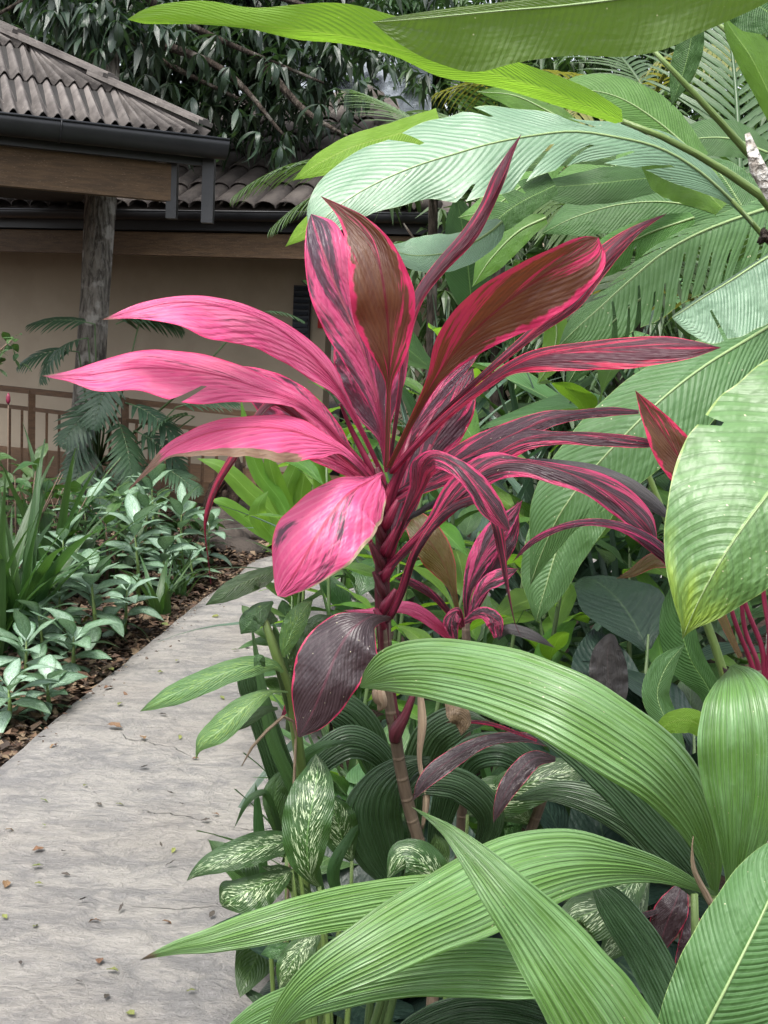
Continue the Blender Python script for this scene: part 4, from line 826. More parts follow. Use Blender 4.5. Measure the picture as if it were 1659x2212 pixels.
stalk(c3, [Vector((b.x, b.y, -.03)), (1655, 1600, 1.75), (1645, 1450, 1.75)], .011, 'stem_brown', 'cane')
for pts in (((1650, 1560, 1.75), (1625, 1440, 1.74), (1590, 1350, 1.72), (1555, 1230, 1.7)), ((1652, 1560, 1.75), (1648, 1410, 1.73), (1615, 1320, 1.72), (1570, 1180, 1.7)), ((1650, 1560, 1.75), (1663, 1380, 1.72), (1650, 1290, 1.72), (1640, 1150, 1.7)), ((1650, 1560, 1.75), (1672, 1400, 1.73), (1680, 1250, 1.7), (1690, 1100, 1.7)), ((1648, 1560, 1.76), (1638, 1440, 1.76), (1607, 1350, 1.76), (1600, 1200, 1.74))):
    stalk(c3, pts, [.0055, .0042, .0036, .003], 'pet_red', 'petiole')
leaf(c3, [(1570, 1180, 1.7, 10, 10), (1510, 1060, 1.66, 34, 30), (1452, 965, 1.64, 44, 40), (1405, 895, 1.64, 22, 22), (1372, 843, 1.64, 0, 0)], 'c_bronze', fold=(-.2, -.2), seed=2)
leaf(c3, [(1560, 1250, 1.72, 8, 8), (1500, 1160, 1.66, 20, 20), (1465, 1110, 1.64, 16, 16), (1440, 1090, 1.64, 0, 0)], 'c_bronze', fold=(-.2, -.2))
leaf(c3, [(1600, 1420, 1.7, 5, 5), (1500, 1230, 1.72, 16, 16), (1420, 1205, 1.74, 22, 14), (1360, 1240, 1.75, 8, 8), (1330, 1250, 1.75, 0, 0)], 'c_olive', fold=(.2, .2))
leaf(c3, [(1645, 1600, 1.7, 10, 10), (1620, 1540, 1.66, 24, 24), (1590, 1480, 1.62, 20, 20), (1560, 1440, 1.6, 0, 0)], 'c_grey', fold=(.2, .2))

# ------------------------------------------------------------ palm grass in the foreground
b = at(1545, 2500, 1.32); b.z = 0
pg = thing('palm_grass', 'large clump of broad pleated green leaves arching over the lower right', 'palm grass', b)
C = lambda rows, mat='curc', pl=14, **kw: leaf(pg, rows, mat, m=kw.pop('m', 68), pleat=pl, pleat_amp=kw.pop('amp', .0036), n=kw.pop('n', 64), pet_mat='pet_green', ruf=kw.pop('ruf', .03), **kw)
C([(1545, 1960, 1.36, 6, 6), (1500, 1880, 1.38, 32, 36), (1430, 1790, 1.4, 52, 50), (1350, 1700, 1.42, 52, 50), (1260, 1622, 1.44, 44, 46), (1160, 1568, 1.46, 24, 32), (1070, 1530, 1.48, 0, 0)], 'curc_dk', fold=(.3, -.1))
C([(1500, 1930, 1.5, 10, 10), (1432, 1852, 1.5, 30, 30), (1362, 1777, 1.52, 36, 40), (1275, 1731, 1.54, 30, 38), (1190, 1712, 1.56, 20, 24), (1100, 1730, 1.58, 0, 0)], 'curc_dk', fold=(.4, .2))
C([(1545, 1935, 1.32, 6, 6), (1532, 1842, 1.3, 28, 30), (1495, 1745, 1.28, 55, 52), (1430, 1660, 1.26, 76, 70), (1340, 1590, 1.26, 86, 78), (1230, 1525, 1.27, 86, 82), (1120, 1480, 1.3, 80, 80), (1010, 1452, 1.34, 72, 76), (920, 1441, 1.4, 62, 68), (850, 1447, 1.46, 48, 56), (805, 1466, 1.52, 26, 30), (778, 1484, 1.56, 2, 2)], fold=(.28, .3), lift=-.1, seed=5)
C([(1575, 1960, 1.2, 6, 6), (1590, 1885, 1.18, 26, 32), (1600, 1780, 1.16, 62, 70), (1605, 1680, 1.15, 93, 85), (1603, 1580, 1.15, 96, 88), (1596, 1505, 1.17, 76, 76), (1588, 1465, 1.2, 46, 52), (1580, 1444, 1.25, 14, 16), (1576, 1440, 1.27, 2, 2)], fold=(.3, .3), seed=6)
C([(1520, 2330, 1.3, 30, 30), (1460, 2190, 1.3, 45, 45), (1390, 2050, 1.32, 45, 45), (1320, 1950, 1.34, 34, 34), (1270, 1890, 1.36, 0, 0)], 'curc_dk', fold=(.2, .2))
C([(1250, 2230, 1.22, 20, 20), (1120, 2185, 1.2, 36, 36), (1000, 2180, 1.2, 38, 32), (900, 2215, 1.2, 34, 26), (820, 2260, 1.2, 0, 0)], 'curc_dk', fold=(.2, .3))
C([(1300, 2180, 1.14, 20, 20), (1180, 2108, 1.14, 56, 52), (1080, 2092, 1.14, 68, 64), (980, 2090, 1.14, 64, 62), (880, 2102, 1.14, 54, 54), (780, 2124, 1.14, 46, 46), (680, 2152, 1.14, 44, 42), (580, 2190, 1.14, 38, 38), (500, 2235, 1.14, 20, 20), (440, 2280, 1.15, 0, 0)], fold=(.3, .45), seed=7)
C([(1120, 1975, 1.27, 30, 30), (980, 1935, 1.22, 50, 44), (850, 1940, 1.2, 56, 44), (750, 1958, 1.18, 51, 46), (650, 1979, 1.16, 46, 43), (550, 2006, 1.15, 40, 38), (450, 2034, 1.14, 26, 28), (385, 2048, 1.14, 14, 18), (340, 2060, 1.14, 8, 8), (302, 2074, 1.14, 0, 0)], 'curc_tip', fold=(.1, .4), seed=9)
C([(1545, 1932, 1.3, 4, 4), (1430, 1884, 1.26, 25, 26), (1330, 1864, 1.22, 50, 46), (1225, 1864, 1.18, 76, 74), (1120, 1890, 1.14, 94, 92), (1010, 1948, 1.1, 86, 92), (900, 2000, 1.07, 76, 82), (800, 2052, 1.05, 70, 68), (710, 2105, 1.04, 52, 54), (645, 2155, 1.04, 36, 38), (590, 2225, 1.05, 18, 18), (570, 2260, 1.05, 0, 0)], fold=(.25, .35), seed=10)
C([(1420, 2420, 0.95, 80, 80), (1362, 2312, .94, 108, 102), (1302, 2205, .93, 110, 102), (1236, 2110, .93, 95, 90), (1170, 2020, .94, 78, 74), (1105, 1940, .95, 61, 54), (1040, 1865, .97, 41, 36), (975, 1800, .99, 18, 17), (930, 1768, 1.0, 7, 7), (888, 1742, 1.02, 0, 0)], fold=(.4, .4), n=72, seed=11)
# stalks of the clump
for x, y, Y in ((1545, 1935, 1.32), (1550, 1960, 1.36), (1575, 1960, 1.2), (1500, 1930, 1.5), (1290, 2180, 1.15), (1540, 1940, 1.3)):
    p = at(x, y, Y); stalk(pg, [p, p.lerp(b, .5) + Vector((.02, 0, 0)), Vector((b.x + rnd.uniform(-.05, .05), b.y + rnd.uniform(-.05, .05), -.02))], [.005, .009, .011], 'pet_green', 'petiole')
stalk(pg, [(1535, 1950, 1.28), (1500, 1880, 1.26), (1495, 1830, 1.25), (1498, 1806, 1.25)], [.004, .003, .001, .0005], 'dry', 'dry_tip')
# pleated plant beside the path, darker, in the shade
b = at(760, 2000, 2.05); b.z = 0
p2_ = thing('palm_grass', 'darker pleated clump in the shade below the plum hanging leaf', 'palm grass', b)
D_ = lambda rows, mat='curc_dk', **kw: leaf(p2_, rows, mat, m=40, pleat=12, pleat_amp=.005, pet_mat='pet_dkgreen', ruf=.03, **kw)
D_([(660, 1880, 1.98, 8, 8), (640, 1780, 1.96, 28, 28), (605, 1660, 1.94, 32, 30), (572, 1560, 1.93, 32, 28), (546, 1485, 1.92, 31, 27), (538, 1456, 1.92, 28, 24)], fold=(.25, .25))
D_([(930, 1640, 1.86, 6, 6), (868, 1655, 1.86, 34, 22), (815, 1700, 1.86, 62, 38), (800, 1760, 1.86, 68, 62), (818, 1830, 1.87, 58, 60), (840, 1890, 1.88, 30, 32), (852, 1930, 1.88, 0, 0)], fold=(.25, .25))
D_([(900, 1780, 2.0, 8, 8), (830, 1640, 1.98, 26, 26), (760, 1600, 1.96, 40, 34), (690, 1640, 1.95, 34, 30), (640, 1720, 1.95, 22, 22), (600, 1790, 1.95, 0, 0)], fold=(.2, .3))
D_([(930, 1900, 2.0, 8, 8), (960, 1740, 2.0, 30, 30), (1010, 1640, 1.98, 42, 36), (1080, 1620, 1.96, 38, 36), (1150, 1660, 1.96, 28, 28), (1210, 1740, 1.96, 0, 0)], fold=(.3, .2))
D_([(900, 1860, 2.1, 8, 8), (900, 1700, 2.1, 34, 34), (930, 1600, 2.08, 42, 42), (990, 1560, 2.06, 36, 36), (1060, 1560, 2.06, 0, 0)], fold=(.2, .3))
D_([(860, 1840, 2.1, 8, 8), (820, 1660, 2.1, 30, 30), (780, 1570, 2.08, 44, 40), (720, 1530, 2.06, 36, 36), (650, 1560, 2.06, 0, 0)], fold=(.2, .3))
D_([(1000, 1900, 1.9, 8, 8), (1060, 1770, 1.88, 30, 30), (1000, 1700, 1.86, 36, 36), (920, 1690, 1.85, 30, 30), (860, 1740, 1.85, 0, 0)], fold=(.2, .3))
for (x, y, Y, wl, wr) in ((660, 1880, 1.98, 0, 0), (900, 1780, 2.0, 0, 0), (930, 1900, 2.0, 0, 0), (900, 1860, 2.1, 0, 0), (860, 1840, 2.1, 0, 0)):
    p = at(x, y, Y); stalk(p2_, [p, p.lerp(b, .5), Vector((b.x + rnd.uniform(-.08, .08), b.y + rnd.uniform(-.05, .05), -.02))], [.005, .008, .009], 'pet_dkgreen', 'petiole')

# ------------------------------------------------------------ banana-like heliconias at the right
b = at(2000, 2300, 1.6); b.z = 0
h1 = thing('heliconia', 'heliconia at the right edge with broad ribbed leaves, one torn and yellowing at its tip', 'heliconia', b)
H = lambda par, rows, mat, **kw: leaf(par, rows, mat, m=kw.pop('m', 20), n=kw.pop('n', 80), pet_mat='pet_green', ruf=kw.pop('ruf', .05), **kw)
H(h1, [(1900, 760, 1.32, 100, 80), (1830, 850, 1.26, 125, 160), (1740, 965, 1.22, 140, 205), (1659, 1068, 1.18, 140, 215), (1603, 1142, 1.165, 135, 185), (1563, 1202, 1.16, 118, 150), (1528, 1262, 1.16, 92, 104), (1500, 1318, 1.165, 50, 50), (1483, 1358, 1.17, 12, 12), (1474, 1380, 1.175, 0, 0)], 'hel_tip', fold=(.3, .22), k=.12, tilt=.5, rib=5, slits=((.36, 1, .84, .03), (.20, -1, .5, .006)), seed=1)
H(h1, [(1800, 475, 1.4, 100, 6), (1720, 520, 1.38, 120, 6), (1650, 560, 1.36, 124, 6), (1580, 605, 1.35, 120, 6), (1520, 642, 1.34, 108, 6), (1482, 667, 1.34, 88, 5), (1460, 681, 1.34, 40, 4), (1452, 686, 1.34, 4, 2)], 'hel_pale', fold=(-.1, .6), k=.06, tilt=.3, rib=4, slits=((.80, -1, .25, .014),), seed=2)
H(h1, [(1700, 2260, 1.05, 90, 60), (1659, 2180, 1.06, 110, 160), (1640, 2080, 1.07, 80, 160), (1650, 1980, 1.08, 60, 100), (1665, 1880, 1.1, 50, 60), (1690, 1780, 1.12, 0, 0)], 'hel', fold=(.2, .2)) if False else None
H(h1, [(1440, 2420, 1.02, 70, 90), (1500, 2270, 1.0, 96, 140), (1570, 2130, 1.0, 118, 150), (1640, 1990, 1.02, 108, 140), (1690, 1880, 1.05, 78, 110), (1740, 1780, 1.08, 0, 0)], 'hel', fold=(.45, .3), k=.12, tilt=.15, rib=6, seed=3)
for p0, Y in (((1900, 760), 1.32), ((1800, 475), 1.4), ((1440, 2420), 1.02)):
    p = at(*p0, Y); stalk(h1, [p, p.lerp(b, .4) + Vector((.12, 0, .1)), Vector((b.x, b.y, -.02))], [.006, .011, .016], 'pet_green', 'leaf_stalk')

b = at(1950, 2000, 2.6); b.z = 0
h2 = thing('heliconia', 'tall heliconia with huge overhead leaves, one backlit yellow green, one folded showing its underside', 'heliconia', b)
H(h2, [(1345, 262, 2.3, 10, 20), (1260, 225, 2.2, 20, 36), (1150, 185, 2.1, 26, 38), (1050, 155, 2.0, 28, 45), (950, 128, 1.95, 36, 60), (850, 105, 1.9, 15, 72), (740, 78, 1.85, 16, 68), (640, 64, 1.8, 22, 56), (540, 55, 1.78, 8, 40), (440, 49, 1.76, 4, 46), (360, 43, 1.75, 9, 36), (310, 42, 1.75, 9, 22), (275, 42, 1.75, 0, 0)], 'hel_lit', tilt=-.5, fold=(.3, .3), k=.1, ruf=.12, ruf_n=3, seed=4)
H(h2, [(1750, -120, 1.4, 60, 30), (1600, -70, 1.4, 95, 40), (1480, -35, 1.4, 112, 40), (1350, -5, 1.4, 130, 30), (1220, 12, 1.4, 106, 26), (1100, 22, 1.4, 118, 20), (1000, 31, 1.4, 122, 17), (920, 39, 1.41, 94, 14), (860, 44, 1.42, 52, 10), (805, 48, 1.43, 0, 0)], 'hel_under', tilt=-.5, fold=(-.2, .3), k=.05, rib=5, ruf=.10, ruf_n=3, seed=5)  # pale midrib also stands in for the lit strip of the upper side
H(h2, [(1560, -60, 1.6, 30, 30), (1600, -20, 1.6, 60, 60), (1650, 20, 1.6, 70, 60), (1720, 60, 1.6, 0, 0)], 'hel_dk', fold=(.2, .2))
H(h2, [(1700, 300, 1.9, 20, 40), (1660, 200, 1.88, 30, 50), (1620, 120, 1.86, 32, 50), (1585, 70, 1.85, 20, 30), (1560, 30, 1.85, 0, 0)], 'ginger', fold=(.2, .2))
H(h2, [(1500, 40, 2.3, 20, 20), (1490, 100, 2.3, 30, 30), (1475, 160, 2.3, 24, 30), (1450, 230, 2.3, 0, 0)], 'hel_dk', fold=(.2, .2))
stalk(h2, [(1345, 262, 2.3), (1500, 330, 2.35), (1700, 500, 2.45), Vector((b.x, b.y, .8)), Vector((b.x, b.y, -.02))], [.005, .007, .010, .018, .02], 'pet_green', 'leaf_stalk')
stalk(h2, [(1395, 92, 2.0), (1450, 150, 2.0), (1530, 235, 2.02), (1605, 318, 2.05), (1700, 440, 2.1), Vector((b.x, b.y, .9)), Vector((b.x, b.y, -.02))], [.0035, .0045, .0055, .0065, .008, .016, .02], 'pet_green', 'leaf_stalk')
stalk(h2, [(1525, 30, 1.95), (1590, 85, 1.95), (1670, 150, 1.98), (1800, 300, 2.1), Vector((b.x, b.y, .9)), Vector((b.x, b.y, -.02))], [.003, .0045, .005, .007, .015, .02], 'pet_green', 'leaf_stalk')
stalk(h2, [(1750, -120, 1.4), (1850, 100, 1.6), Vector((b.x, b.y, 1.2)), Vector((b.x, b.y, -.02))], [.006, .01, .016, .02], 'pet_green', 'leaf_stalk')

b = at(1900, 1700, 2.8); b.z = 0
h3 = thing('heliconia', 'heliconia behind the cordyline with a long pale ribbed leaf torn into lobes', 'heliconia', b)
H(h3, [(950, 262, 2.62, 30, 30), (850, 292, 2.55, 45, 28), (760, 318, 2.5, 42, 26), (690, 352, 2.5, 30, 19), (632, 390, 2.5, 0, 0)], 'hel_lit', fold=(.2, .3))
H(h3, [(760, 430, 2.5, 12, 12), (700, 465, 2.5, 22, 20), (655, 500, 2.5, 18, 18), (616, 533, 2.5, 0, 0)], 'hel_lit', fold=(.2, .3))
H(h3, [(1640, 500, 2.6, 5, 5), (1580, 432, 2.55, 10, 8), (1500, 362, 2.5, 42, 30), (1420, 318, 2.46, 50, 42), (1330, 296, 2.42, 50, 36), (1240, 284, 2.4, 60, 34), (1150, 293, 2.37, 78, 70), (1060, 310, 2.34, 96, 96), (980, 333, 2.32, 90, 98), (900, 358, 2.3, 68, 92), (820, 392, 2.28, 54, 88), (750, 432, 2.26, 44, 84), (700, 472, 2.25, 34, 50), (668, 508, 2.25, 0, 0)], 'hel_pale', fold=(.15, .2), k=.1, lift=-.15, ruf_n=6, seed=6, pet=2, n=110,
  ruf=.14, rib=4, slits=((.70, 1, .45, .02), (.46, -1, .35, .022), (.37, -1, .4, .02), (.28, -1, .4, .018), (.36, 1, .45, .012), (.25, 1, .4, .016), (.19, -1, .4, .016), (.60, -1, .7, .012), (.52, 1, .7, .012)))
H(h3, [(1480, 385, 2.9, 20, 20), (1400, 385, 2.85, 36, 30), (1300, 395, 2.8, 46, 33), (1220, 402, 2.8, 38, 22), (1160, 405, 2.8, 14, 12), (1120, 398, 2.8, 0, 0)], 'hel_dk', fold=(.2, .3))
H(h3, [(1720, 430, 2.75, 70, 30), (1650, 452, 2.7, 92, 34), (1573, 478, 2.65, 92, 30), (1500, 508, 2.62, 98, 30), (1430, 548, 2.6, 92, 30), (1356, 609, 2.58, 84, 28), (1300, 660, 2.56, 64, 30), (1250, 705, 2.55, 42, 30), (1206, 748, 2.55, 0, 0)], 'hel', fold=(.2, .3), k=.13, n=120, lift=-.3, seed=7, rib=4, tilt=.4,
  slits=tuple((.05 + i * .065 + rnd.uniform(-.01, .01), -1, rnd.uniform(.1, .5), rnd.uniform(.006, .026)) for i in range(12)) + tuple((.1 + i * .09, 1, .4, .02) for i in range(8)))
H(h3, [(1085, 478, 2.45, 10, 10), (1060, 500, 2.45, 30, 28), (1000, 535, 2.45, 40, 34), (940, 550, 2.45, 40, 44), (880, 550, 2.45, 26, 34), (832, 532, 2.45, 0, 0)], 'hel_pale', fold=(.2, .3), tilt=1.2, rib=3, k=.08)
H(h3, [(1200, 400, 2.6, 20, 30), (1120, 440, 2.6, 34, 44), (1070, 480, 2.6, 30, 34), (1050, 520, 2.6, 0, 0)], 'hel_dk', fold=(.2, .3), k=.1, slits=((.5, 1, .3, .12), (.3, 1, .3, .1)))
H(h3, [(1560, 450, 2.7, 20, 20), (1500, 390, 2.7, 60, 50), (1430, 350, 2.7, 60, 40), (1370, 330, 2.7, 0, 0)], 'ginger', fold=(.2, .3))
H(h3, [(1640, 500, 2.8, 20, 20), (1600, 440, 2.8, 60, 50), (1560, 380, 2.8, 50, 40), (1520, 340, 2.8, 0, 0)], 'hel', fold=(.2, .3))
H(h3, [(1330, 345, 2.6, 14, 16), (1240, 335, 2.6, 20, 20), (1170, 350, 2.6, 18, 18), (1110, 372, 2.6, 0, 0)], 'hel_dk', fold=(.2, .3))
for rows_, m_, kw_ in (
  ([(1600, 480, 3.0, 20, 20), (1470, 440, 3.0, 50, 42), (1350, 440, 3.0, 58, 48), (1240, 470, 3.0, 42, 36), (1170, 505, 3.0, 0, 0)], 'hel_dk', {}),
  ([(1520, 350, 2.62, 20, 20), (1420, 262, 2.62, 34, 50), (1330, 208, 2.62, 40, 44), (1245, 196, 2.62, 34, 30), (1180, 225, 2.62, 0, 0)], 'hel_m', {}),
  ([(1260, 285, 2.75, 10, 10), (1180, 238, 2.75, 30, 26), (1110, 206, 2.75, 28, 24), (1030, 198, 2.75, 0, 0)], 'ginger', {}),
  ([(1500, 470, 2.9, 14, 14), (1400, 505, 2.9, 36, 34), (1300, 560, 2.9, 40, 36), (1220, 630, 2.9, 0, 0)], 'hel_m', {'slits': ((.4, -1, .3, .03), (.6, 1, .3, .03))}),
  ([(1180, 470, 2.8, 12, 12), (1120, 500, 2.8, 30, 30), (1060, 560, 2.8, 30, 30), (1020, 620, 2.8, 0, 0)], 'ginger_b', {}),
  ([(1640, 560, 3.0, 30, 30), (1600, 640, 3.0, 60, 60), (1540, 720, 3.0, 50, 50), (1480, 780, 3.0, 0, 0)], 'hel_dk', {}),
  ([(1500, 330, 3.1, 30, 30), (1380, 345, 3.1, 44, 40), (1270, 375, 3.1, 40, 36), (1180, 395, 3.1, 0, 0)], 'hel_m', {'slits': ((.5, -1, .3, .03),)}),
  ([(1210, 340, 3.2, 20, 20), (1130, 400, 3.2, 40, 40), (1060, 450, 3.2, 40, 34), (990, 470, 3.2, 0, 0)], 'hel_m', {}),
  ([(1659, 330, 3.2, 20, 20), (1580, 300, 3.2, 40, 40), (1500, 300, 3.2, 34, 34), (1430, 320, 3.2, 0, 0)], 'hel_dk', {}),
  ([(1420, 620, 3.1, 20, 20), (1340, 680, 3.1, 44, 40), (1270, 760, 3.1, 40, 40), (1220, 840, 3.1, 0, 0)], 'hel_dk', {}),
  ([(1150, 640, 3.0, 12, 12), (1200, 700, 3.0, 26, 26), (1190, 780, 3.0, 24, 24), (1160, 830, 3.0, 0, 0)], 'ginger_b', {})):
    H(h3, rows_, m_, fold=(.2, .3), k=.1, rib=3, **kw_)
stalk(h3, [(1580, 432, 2.55), (1640, 500, 2.6), (1750, 640, 2.65), Vector((b.x, b.y, .8)), Vector((b.x, b.y, -.02))], [.005, .006, .009, .016, .02], 'pet_green', 'leaf_stalk')
stalk(h3, [(1720, 430, 2.75), (1800, 520, 2.75), Vector((b.x, b.y, .8)), Vector((b.x, b.y, -.02))], [.006, .009, .016, .02], 'pet_green', 'leaf_stalk')
stalk(h3, [(1480, 385, 2.9), (1600, 450, 2.85), (1780, 640, 2.8), Vector((b.x, b.y, -.02))], [.004, .006, .009, .018], 'pet_green', 'leaf_stalk')

b = at(1800, 1700, 2.3); b.z = 0
h4 = thing('heliconia', 'heliconia with wide mid green leaves drooping between the cordyline and the torn front leaf', 'heliconia', b)
H(h4, [(1360, 920, 2.22, 40, 40), (1262, 1080, 2.18, 70, 72), (1207, 1180, 2.15, 62, 72), (1181, 1260, 2.13, 46, 58), (1166, 1312, 2.12, 22, 24), (1158, 1345, 2.12, 0, 0)], 'hel', fold=(.25, .25), seed=8, k=.1, rib=3)
H(h4, [(1720, 670, 2.1, 30, 30), (1620, 730, 2.05, 62, 50), (1520, 792, 2.0, 96, 58), (1430, 862, 1.97, 112, 78), (1340, 950, 1.95, 102, 88), (1268, 1030, 1.94, 84, 84), (1210, 1110, 1.93, 52, 70), (1172, 1190, 1.94, 26, 30), (1145, 1264, 1.95, 0, 0)], 'hel', fold=(.25, .25), k=.1, seed=9, rib=4, slits=((.7, -1, .5, .03),))
H(h4, [(1560, 1640, 2.1, 6, 6), (1535, 1500, 2.08, 24, 24), (1490, 1420, 2.06, 50, 30), (1470, 1340, 2.06, 46, 30), (1480, 1270, 2.06, 30, 20), (1500, 1200, 2.06, 0, 0)], 'hel_dk', fold=(.2, .2), seed=10)
H(h4, [(1500, 1720, 2.0, 6, 6), (1440, 1560, 2.0, 26, 26), (1420, 1500, 2.0, 34, 26), (1440, 1440, 2.0, 30, 20), (1480, 1390, 2.0, 0, 0)], 'hel', fold=(.2, .2), seed=11)
H(h4, [(1560, 1620, 1.9, 8, 8), (1500, 1560, 1.85, 26, 26), (1450, 1560, 1.84, 26, 22), (1400, 1600, 1.84, 0, 0)], 'hel_lit', fold=(.2, .2))
for p0, Y in (((1720, 670), 2.1), ((1360, 920), 2.22), ((1560, 1640), 2.1), ((1500, 1720), 2.0)):
    p = at(*p0, Y); stalk(h4, [p, p.lerp(b, .45) + Vector((.05, 0, .08)), Vector((b.x, b.y, -.02))], [.005, .010, .014], 'pet_green', 'leaf_stalk')

# lichen-covered branch stub at the right edge
b = at(1720, 900, 2.0); b.z = 0
g = G('white_lichen_bark'); P = g.pos(); n = g.noise(P, 60, 4, .7); v_ = g.vor(P, 70)
li = g.done(g.bsdf(g.mix(g.step(n, .42, .58), (.30, .27, .24), (.62, .60, .57)), .9, g.bump(g.M('ADD', n, v_), .012), .2))
br = thing('lichen_branch', 'stout pale branch crusted with white lichen at the right edge below the palm frond', 'branch', b)
stalk(br, [(1614, 288, 2.0), (1622, 325, 2.0), (1645, 380, 2.0), (1690, 460, 2.0), (1720, 900, 2.0), Vector((b.x, b.y, -.03))], [.004, .0105, .0135, .014, .018, .022], li, 'limb', 14, .35)
br2 = at(1652, 512, 2.0); mb = MB()
for i in range(14):
    d = Vector((rnd.gauss(0, 1), rnd.gauss(0, 1), rnd.gauss(0, 1))).normalized() * .012; mb.tube([br2, br2 + d * .6, br2 + d * 1.3], [.005, .006, .001], 6)
link('seed_head', mb.mesh('seed_head', bark_dk, True), br)

# ------------------------------------------------------------ dumb canes with cream speckles
def root(x, y, Y):
    p = at(x, y, Y); p.z = 0; return p
b = root(700, 2050, 1.8)
d1 = thing('dumb_cane', 'dumb cane with cream speckled leaves leaning out over the edge of the path', 'dumb cane', b)
def DL(par, rows, mat='dief', **kw): return leaf(par, rows, mat, m=14, n=40, pet_mat='pet_green', fold=kw.pop('fold', (.25, .25)), **kw)
DL(d1, [(690, 1915, 1.66, 4, 4), (672, 1895, 1.64, 14, 14), (665, 1862, 1.63, 40, 32), (664, 1800, 1.63, 56, 48), (674, 1740, 1.64, 57, 48), (683, 1690, 1.66, 44, 38), (686, 1655, 1.69, 24, 20), (682, 1628, 1.71, 0, 0)], seed=1)
DL(d1, [(640, 1816, 1.78, 8, 8), (612, 1820, 1.76, 24, 26), (560, 1832, 1.73, 32, 36), (505, 1850, 1.71, 30, 34), (455, 1868, 1.7, 22, 24), (420, 1888, 1.7, 8, 10), (403, 1903, 1.7, 0, 0)], seed=2)
DL(d1, [(630, 1880, 1.78, 5, 5), (603, 1897, 1.75, 26, 20), (565, 1912, 1.72, 48, 26), (525, 1930, 1.70, 48, 34), (495, 1945, 1.70, 30, 40), (478, 1955, 1.71, 6, 8)], seed=3)
DL(d1, [(700, 1960, 1.85, 5, 5), (650, 1922, 1.80, 14, 14), (610, 1890, 1.78, 18, 22), (565, 1872, 1.78, 0, 0)], seed=4)
DL(d1, [(620, 1840, 1.9, 5, 5), (600, 1770, 1.88, 20, 20), (595, 1710, 1.88, 26, 30), (625, 1650, 1.88, 0, 0)], 'mid_green', seed=4)
DL(d1, [(760, 1860, 1.86, 5, 5), (740, 1815, 1.85, 36, 36), (725, 1760, 1.84, 34, 38), (700, 1710, 1.84, 0, 0)], seed=5)
DL(d1, [(700, 2000, 1.72, 5, 5), (655, 2045, 1.70, 30, 26), (625, 2090, 1.69, 34, 30), (602, 2140, 1.69, 0, 0)], seed=6)
DL(d1, [(660, 2060, 1.75, 5, 5), (620, 2052, 1.73, 20, 16), (585, 2056, 1.72, 16, 16), (563, 2062, 1.72, 0, 0)], 'mid_green', seed=6)
for p in ((690, 1915, 1.66), (640, 1816, 1.78), (630, 1880, 1.78), (700, 1960, 1.85), (620, 1840, 1.9), (760, 1860, 1.86), (700, 2000, 1.72), (660, 2060, 1.75)):
    q = at(*p); stalk(d1, [q, q.lerp(b, .4) + Vector((.02, 0, .03)), Vector((b.x, b.y, -.02))], [.003, .005, .009], 'pet_green', 'petiole')
b = root(1000, 2100, 1.9)
d2 = thing('dumb_cane', 'speckled dumb cane half hidden below the crossing palm grass leaves', 'dumb cane', b)
DL(d2, [(1000, 1960, 1.8, 5, 5), (950, 1905, 1.72, 40, 36), (905, 1860, 1.70, 46, 44), (870, 1850, 1.70, 34, 34), (835, 1900, 1.7, 0, 0)], seed=7)
DL(d2, [(960, 1980, 1.82, 5, 5), (935, 1900, 1.8, 26, 26), (945, 1830, 1.8, 22, 26), (940, 1800, 1.8, 0, 0)], 'mid_green', seed=8)
DL(d2, [(1010, 1760, 1.95, 5, 5), (1080, 1725, 1.92, 40, 46), (1150, 1690, 1.9, 50, 50), (1225, 1665, 1.9, 30, 40), (1275, 1640, 1.9, 0, 0)], seed=9)
DL(d2, [(1150, 1780, 1.98, 5, 5), (1100, 1740, 1.95, 40, 46), (1060, 1720, 1.92, 44, 44), (1010, 1750, 1.92, 0, 0)], seed=9)
DL(d2, [(1400, 1880, 1.7, 5, 5), (1350, 1920, 1.62, 48, 40), (1300, 1960, 1.6, 66, 50), (1245, 1990, 1.6, 50, 40), (1290, 2030, 1.6, 0, 0)], seed=10)
DL(d2, [(1400, 1900, 1.72, 5, 5), (1360, 1980, 1.66, 36, 40), (1330, 2040, 1.64, 30, 34), (1290, 2080, 1.64, 0, 0)], seed=11)
DL(d2, [(1330, 2000, 1.72, 5, 5), (1280, 1980, 1.66, 30, 30), (1230, 1990, 1.64, 24, 24), (1190, 2010, 1.64, 0, 0)], seed=12)
for p in ((1000, 1960, 1.8), (960, 1980, 1.82), (1010, 1760, 1.95), (1400, 1880, 1.7), (1400, 1900, 1.72), (1330, 2000, 1.72)):
    q = at(*p); stalk(d2, [q, q.lerp(b, .5) + Vector((.0, 0, .03)), Vector((b.x, b.y, -.02))], [.003, .005, .009], 'pet_green', 'petiole')
b = root(1480, 2060, 1.65)
c4 = thing('cordyline', 'plum black cordyline leaves hanging low behind the ribbed leaf at lower right', 'cordyline', b)
stalk(c4, [Vector((b.x, b.y, -.02)), (1480, 2100, 1.65), (1475, 1900, 1.65)], .010, 'stem_brown', 'cane')
for rows in ([(1478, 1900, 1.64, 4, 4), (1455, 1960, 1.62, 34, 36), (1435, 2010, 1.62, 30, 34), (1420, 2075, 1.62, 0, 0)], [(1490, 1960, 1.64, 5, 5), (1500, 2030, 1.62, 30, 32), (1480, 2090, 1.62, 24, 24), (1462, 2125, 1.62, 0, 0)], [(1470, 1950, 1.66, 4, 4), (1400, 1975, 1.62, 7, 7), (1340, 1988, 1.62, 6, 6), (1300, 1992, 1.62, 0, 0)]):
    leaf(c4, rows, 'c_grey', fold=(.3, .3))
